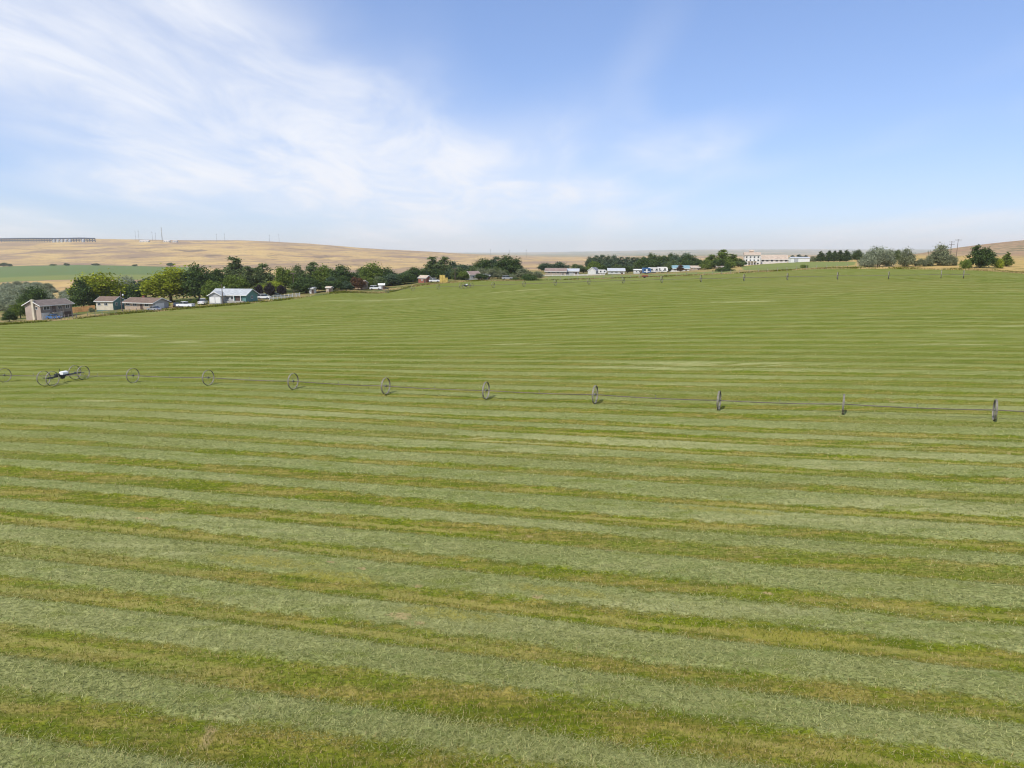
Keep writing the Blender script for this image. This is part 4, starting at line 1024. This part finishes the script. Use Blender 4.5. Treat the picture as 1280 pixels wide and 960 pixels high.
# ---------------------------------------------------------------- poles and masts
def pole(label, px, py, d, top, arms=1, lamp=False, name='utility_pole', rz=0.0, armw=2.4):
    x, y, z = spot(px, py, d); h = ray(px, top, d)[2] - z
    t = thing(name, label, 'pole', (x, y, z), R(rz))
    MB().tube((0, 0, -.6), (0, 0, h), .17, .11, 10).build('post', 'pole_wood', t)
    for k in range(arms):
        zz = h - .5 - 1.4 * k
        MB().box((0, -.15, zz), (armw, .12, .16)).build('crossarm', 'pole_wood', t)
        for xx in (-.45, -.15, .15, .45): MB().tube((xx * armw, -.15, zz + .08), (xx * armw, -.15, zz + .32), .06, n=6).build('insulator', 'galvanised', t)
    if lamp:
        MB().tube((0, 0, h - 1.2), (.9, -.3, h - .9), .04, n=6).build('lamp_arm', 'galvanised', t)
        MB().tube((.9, -.3, h - 1.2), (.9, -.3, h - .75), .28, .16, 8).build('lamp', 'lamp_glass', t)
    return t
pole('wooden pole with lamp between the cream house and the low ranch house', 153, 390, 212, 364, 0, True)
pole('wooden pole with white lamp in front of the teal house', 279, 382, 221, 355, 0, True)
pole('thin pole with crossarm in the left tree belt above the white fence', 368, 372, 262, 340, 1)
pole('pale thin pole behind the straw stack in the tree belt', 569, 352, 300, 334, 1)
pole('wooden power pole with double crossarm, left of the pair by the juniper', 1187, 327, 400, 301.5, 2, rz=10, armw=3.6)
pole('wooden power pole with crossarm, right and taller of the pair by the juniper', 1194.7, 326, 370, 299, 1, rz=10, armw=3.8)
def mast(px, top, d, r, label, bands=False):
    x, y, z = spot(px, 302, d); h = ray(px, top, d)[2] - z
    t = thing('radio_mast' if bands else 'thin_mast', label, 'mast', (x, y, z))
    m = MB()
    if bands:
        for a in range(3):
            c, s = math.cos(2.1 * a) * 1.6, math.sin(2.1 * a) * 1.6
            m.tube((c, s, -1), (c * .5, s * .5, h), .35, .25, 5)
        for k in range(9):
            zz = h * (k + 1) / 9
            m.box((0, 0, zz), (2.0, 2.0, .4))
        m.build('lattice', 'galvanised', t)
        MB().box((0, 0, h * .72), (3.4, 3.4, 2.6)).build('antenna', 'white_paint', t)
    else:
        m.tube((0, 0, -1), (0, 0, h), r, r * .6, 6).build('mast_tube', 'galvanised', t)
        MB().box((0, 0, h * .86), (r * 9, r * 1.2, r * 1.5)).build('crossarm', 'galvanised', t)
    return t
mast(203, 284, 2680, .5, 'tall lattice radio mast with white antenna on the plateau', True)
for px, tp, w in ((170,288,'leftmost thin mast beside the white sheds on the plateau'),(174,287,'second thin mast beside the white sheds on the plateau'),(191,289,'thin mast just left of the lattice radio mast'),(195,290,'short thin mast nearest the lattice radio mast'),
                  (271,292,'left one of two thin masts on the bare hilltop'),(281,291,'right one of two thin masts on the bare hilltop'),(337,293,'thin mast on the skyline above the teal house'),(349,292,'thin mast on the skyline right above the teal house'),
                  (613,311,'thin pylon on the low end of the hill, left of three'),(637,312,'thin pylon on the low end of the hill, middle of three'),(658,311.5,'thin pylon on the low end of the hill, right of three')):
    mast(px, tp, 2700, .45, w)
# low white sheds and the works on the plateau
for px, L, label in ((181,34,'long low white shed on the plateau skyline, left of the radio mast'),(209,22,'low white shed on the plateau skyline beside the radio mast'),(219,16,'small low white shed on the plateau skyline, rightmost')):
    h, f, r = house(label, px, 302, 2640, 0, L, 14, 4.5, 1.6, 'wall_white', 'white_paint', name='industrial_shed', cat='shed')
    for k in range(3): win(h, -L / 3 + L / 3 * k, 2.4, 2.6, 2.2, f['front'], .0)
x0, y0 = gp(-8, 302, 2620)[0], gp(-8, 302, 2620)[1]
rk = thing('pipe_rack', 'long dark blue steel pipe rack on posts along the plateau at far left', 'industrial structure', (x0, y0, gz(x0, y0)))
x1, y1 = gp(119, 302, 2640)
ns = 38; pm = MB().box((0, 0, 6), (2.4, 2.4, 20)).mesh('post', 'steel_blue')
for k in range(ns + 1):
    t = k / ns; x, y = x0 + (x1 - x0) * t - x0, y0 + (y1 - y0) * t - y0
    link(pm, 'post', rk, (x, y, gz(x + x0, y + y0) - rk.location.z))
    if k < ns:
        L = math.hypot(x1 - x0, y1 - y0) / ns; rz_ = math.atan2(y1 - y0, x1 - x0)
        c = ((k + .5) / ns * (x1 - x0), (k + .5) / ns * (y1 - y0)); zc_ = gz(x0 + c[0], y0 + c[1]) - rk.location.z
        MB().box((0, 0, 13.2), (L, 5.0, 5.0)).box((0, 0, 6.6), (L, 4.0, 3.4)).build('beam', 'steel_blue', rk, (c[0], c[1], zc_), rz_)
for k, px in enumerate((67.5, 72.5, 77.5, 82.5, 87.5, 104)):
    x, y, z = spot(px, 302, 2590)
    m = MB(); m.tube((0, 0, -2), (0, 0, 9), 4.6, n=16); m.tube((0, 0, 9), (0, 0, 11), 4.6, 1.2, n=16)
    t = thing('storage_tank', ('first', 'second', 'third', 'fourth', 'fifth', 'sixth')[k] + ' pale grey storage tank from the left by the blue rack', 'tank', (x, y, z), 0, 'pale tanks at the pipe rack')
    MB().tube((0, 0, -2), (0, 0, 9), 4.6, n=16).build('shell', 'tan_tank', t); MB().tube((0, 0, 9), (0, 0, 11), 4.75, 1.0, n=16).build('cap', 'tan_tank', t)

# ---------------------------------------------------------------- vehicles
def wheels(t, xs, w, r):
    for x in xs:
        for s in (-1, 1):
            o = MB().tube((0, -.11, 0), (0, .11, 0), r, n=14).build('wheel', 'black_rubber', t, (x, s * (w / 2 - .1), r))
            MB().tube((0, -.13, 0), (0, .13, 0), r * .55, n=10).build('rim', 'galvanised', o)
def car(label, px, py, d, rz, mat, kind='sedan', group=None):
    t = thing('parked_car' if kind != 'pickup' else 'pickup_truck', label, 'car' if kind != 'pickup' else 'pickup', spot(px, py, d), R(rz), group)
    if kind == 'sedan':
        body = [(-2.2, .35), (2.2, .35), (2.25, .62), (2.1, .82), (1.1, .92), (-1.5, .95), (-2.15, .9), (-2.25, .6)]; cab = [(-1.75, .93), (1.1, .91), (.35, 1.42), (-.9, 1.45)]
    elif kind == 'suv':
        body = [(-2.3, .4), (2.3, .4), (2.35, .75), (2.2, 1.0), (1.2, 1.1), (-2.25, 1.1), (-2.35, .7)]; cab = [(-2.2, 1.09), (1.25, 1.09), (.55, 1.75), (-2.0, 1.78)]
    else:
        body = [(-2.8, .45), (2.7, .45), (2.75, .8), (2.65, 1.1), (1.5, 1.2), (-2.8, 1.2)]; cab = [(-.6, 1.19), (1.55, 1.19), (.95, 1.85), (-.5, 1.87)]
    w = 1.82
    MB().prism(body, -w / 2, w / 2).build('body', mat, t)
    MB().prism(cab, -w / 2 + .12, w / 2 - .12).build('cabin', 'glass', t)
    top = [p for p in cab if p[1] > 1.3]; x0_, x1_ = min(p[0] for p in top), max(p[0] for p in top); zt = max(p[1] for p in top)
    MB().box(((x0_ + x1_) / 2, 0, zt + .02), (x1_ - x0_ + .1, w - .26, .07)).build('roof', mat, t)
    for s in (-1, 1):
        MB().box((body[2][0] - .06, s * .62, body[3][1] - .12), (.16, .34, .14)).build('headlight', 'lamp_glass', t)
        MB().box((body[0][0] - .02, s * .68, body[3][1] - .1), (.1, .24, .16)).build('tail_light', 'car_red', t)
        MB().box(((x0_ + x1_) / 2, s * (w / 2 - .13), (cab[0][1] + zt) / 2), (.09, .04, zt - cab[0][1])).build('pillar', mat, t)
    wheels(t, (-1.4, 1.4) if kind != 'pickup' else (-1.75, 1.75), w, .34)
    return t
car('silver white sedan parked before the low ranch house', 193, 389, 209, 155, 'car_silver')
car('white pickup truck parked right of the low ranch house', 232, 384, 217, 170, 'car_white', 'pickup')
car('dark car in the shade between the ranch house and the white pickup', 221, 384, 220, 110, 'car_dark')
car('blue car parked at the lower wall of the tan house', 68, 400, 200, -20, 'car_blue')
car('white car parked left of the white rail fence', 330, 376, 240, 5, 'car_white', 'suv')
car('silver car in the shade behind the white rail fence', 343, 374, 252, 0, 'car_silver')
car('white pickup parked beside the teal house under the trees', 254, 382, 226, 100, 'car_white', 'pickup')
car('white car parked by the reddish brown shed at the tree belt', 543, 354, 294, 10, 'car_white', 'suv')
car('blue grey car parked at the foot of the darkest trees', 634, 350.5, 300, 10, 'car_silver', 'suv')
car('white car seen right of the rusty red tree', 469, 360, 280, 10, 'car_white', 'suv')
def trailer(label, px, py, d, rz, L, h, mat, stripe):
    t = thing('travel_trailer', label, 'trailer', spot(px, py, d), R(rz))
    MB().prism([(-L / 2, .55), (L / 2 - .5, .55), (L / 2, 1.1), (L / 2 - .1, h - .5), (L / 2 - .8, h), (-L / 2 + .1, h), (-L / 2, h - .15)], -1.2, 1.2).build('body', mat, t)
    MB().box((-.2, -1.21, 1.15), (L - 1.2, .03, .3)).build('stripe', stripe, t)
    for x in (-L * .3, L * .22): win(t, x, h * .64, L * .17, .7, (0, -1.2, 0), 0, frame='dark_steel')
    MB().box((-.2, -1.22, h * .5), (.75, .05, h * .6)).build('door', 'white_paint', t)
    wheels(t, (-.4, .45), 2.3, .36)
    MB().tube((L / 2 - .3, 0, .6), (L / 2 + 1.1, 0, .5), .06).build('hitch', 'dark_steel', t)
    return t
trailer('blue and white trailer at the left of the trailer row', 808, 342.5, 352, 5, 4.2, 3.0, 'car_blue', 'white_paint')
trailer('white travel trailer in the middle of the trailer row', 817, 341.5, 362, 12, 5.2, 3.0, 'white_paint', 'dark_steel')
trailer('white travel trailer at the right of the trailer row', 828, 341, 366, -10, 5.6, 3.0, 'white_paint', 'dark_steel')
trailer('short white trailer by the small grey roofed house', 753, 343, 360, 5, 4.0, 2.4, 'white_paint', 'white_paint')
def cart(label, px, py, d, mat, rz):
    t = thing('farm_cart', label, 'cart', spot(px, py, d), R(rz))
    MB().box((0, 0, .62), (2.2, 1.2, .12)).build('bed', 'dark_steel', t)
    for yy in (-.58, .58): MB().box((0, yy, .84), (2.2, .05, .36)).build('side_board', mat, t)
    for xx in (-1.08, 1.08): MB().box((xx, 0, .84), (.05, 1.1, .36)).build('end_board', mat, t)
    wheels(t, (0,), 1.5, .32)
    MB().tube((1.1, 0, .58), (2.2, 0, .5), .04).build('drawbar', 'dark_steel', t)
cart('small low red cart standing behind the far wheel line', 806, 349.5, 262, 'car_red', 10)

# ---------------------------------------------------------------- loose hay and stubble blades close to the camera
def blades(name, label, npts, rmin, rmax, mat, in_swath, size, seed, lie, cat, field=True, pts_xy=None, height=1.0):
    rg = np.random.RandomState(seed)
    if pts_xy is None:
        r = np.sqrt(rg.uniform(rmin ** 2, rmax ** 2, npts)) if False else rmin * (rmax / rmin) ** rg.uniform(0, 1, npts)
        a = np.radians(rg.uniform(-43, 43, npts)); x, y = r * np.sin(a), r * np.cos(a)
    else: x, y = pts_xy; r = np.hypot(x, y)
    rw = row_coord(x, y); c = np.abs(rw - np.floor(rw) - .5) + rg.normal(0, .085, len(x)); hd = poly_sd(FIELD, x, y)
    k = ((hd > 1) & (rg.rand(len(x)) > (r / rmax) ** 2)) if field else np.ones(len(x), bool)
    c = c + gap_width(x, y, rw)
    if in_swath is not None: k &= (c < .27) if in_swath else (c > .245)
    x, y, rw, hd, r = x[k], y[k], rw[k], hd[k], r[k]; m = len(x)
    z = smooth_height(x, y) + (relief(x, y, rw, hd) if field else 0)
    th = rg.uniform(0, 2 * math.pi, m); el = rg.uniform(*lie, m)
    L = size * rg.uniform(.5, 1.4, m) * height; wd = size * .06 * rg.uniform(.7, 1.5, m) * np.clip(r / 30, 1, 3)
    d = np.stack([np.cos(th) * np.cos(el), np.sin(th) * np.cos(el), np.sin(el)], 1) * L[:, None]
    s = np.stack([-np.sin(th), np.cos(th), np.zeros(m)], 1) * wd[:, None]
    c0 = np.stack([x, y, z + .005], 1)
    v = np.stack([c0 - s, c0 + s, c0 + d], 1).reshape(-1, 3)
    me = np_mesh(name, v, np.arange(3 * m).reshape(m, 3)); tt = np.clip(rg.normal(.45, .28, m), 0, 1)
    add_attr(me, 'tint', np.repeat(tt, 3)); me.materials.append(MATS[mat])
    o = link(me, name); o['label'] = label; o['category'] = cat; o['kind'] = 'stuff'
    return o
blades('cut_hay', 'loose pale cut hay lying in long swaths on the field', 520000, 16, 125, 'blade_hay', True, .19, 21, (.0, .6), 'hay')
blades('stubble', 'short green stubble between the swaths of cut hay', 300000, 16, 125, 'blade_green', False, .13, 22, (.6, 1.5), 'grass')
blades('dry_stubble', 'short dry yellow stalks in the gaps between the swaths', 110000, 16, 125, 'blade_dry', False, .13, 23, (.2, 1.3), 'grass')
# weeds along the far edges of the field
rg = np.random.RandomState(9)
E_ = np.array(FIELD[2:-2]); ex, ey = [], []
for a_, b_ in zip(E_[:-1], E_[1:]):
    L_ = math.hypot(*(b_ - a_)); m_ = int(L_ * 150); t_ = rg.uniform(0, 1, m_)
    nn = np.array([-(b_ - a_)[1], (b_ - a_)[0]]) / L_
    off_ = np.abs(rg.normal(0, 3.2, m_)) - .6
    ex.append(a_[0] + (b_ - a_)[0] * t_ + nn[0] * off_); ey.append(a_[1] + (b_ - a_)[1] * t_ + nn[1] * off_)
ex = np.concatenate(ex); ey = np.concatenate(ey)
keep = fbm(ex / 9, ey / 9, 4) + rg.normal(0, .06, len(ex)) > .03
blades('dry_weeds', 'tall dry grass and weeds along the edge of the hay field', 0, 1, 2, 'blade_dry', None, .42, 31, (.7, 1.5), 'grass', False, (ex[keep], ey[keep]))
keep2 = fbm(ex / 9 + 50, ey / 9, 4) + rg.normal(0, .06, len(ex)) > .02
blades('green_weeds', 'green weeds along the edge of the hay field', 0, 1, 2, 'blade_green', None, .5, 32, (.5, 1.4), 'grass', False, (ex[keep2] + .8, ey[keep2] + .8))

# ---------------------------------------------------------------- haze: a closed box of thin air round everything
zlo, zhi = float(Z.min()) - 1.0, float(Z.max()) + 40.0
hz = MB().box((0, 0, (zlo + zhi) / 2), (40100, 40100, zhi - zlo)).mesh('haze')
hm = bpy.data.materials.new('haze_air'); hm.use_nodes = True
hm.node_tree.nodes.remove(hm.node_tree.nodes['Principled BSDF'])
pv = hm.node_tree.nodes.new('ShaderNodeVolumePrincipled')
pv.inputs['Color'].default_value = (0.97, 0.985, 1.0, 1)
pv.inputs['Density'].default_value = 0.00008
pv.inputs['Anisotropy'].default_value = 0.2
hm.node_tree.links.new(pv.outputs[0], hm.node_tree.nodes['Material Output'].inputs['Volume'])
hz.materials.append(hm)
ho = link(hz, 'haze'); ho['kind'] = 'stuff'; ho['label'] = 'pale blue summer haze over the far valley and hills'; ho['category'] = 'haze'
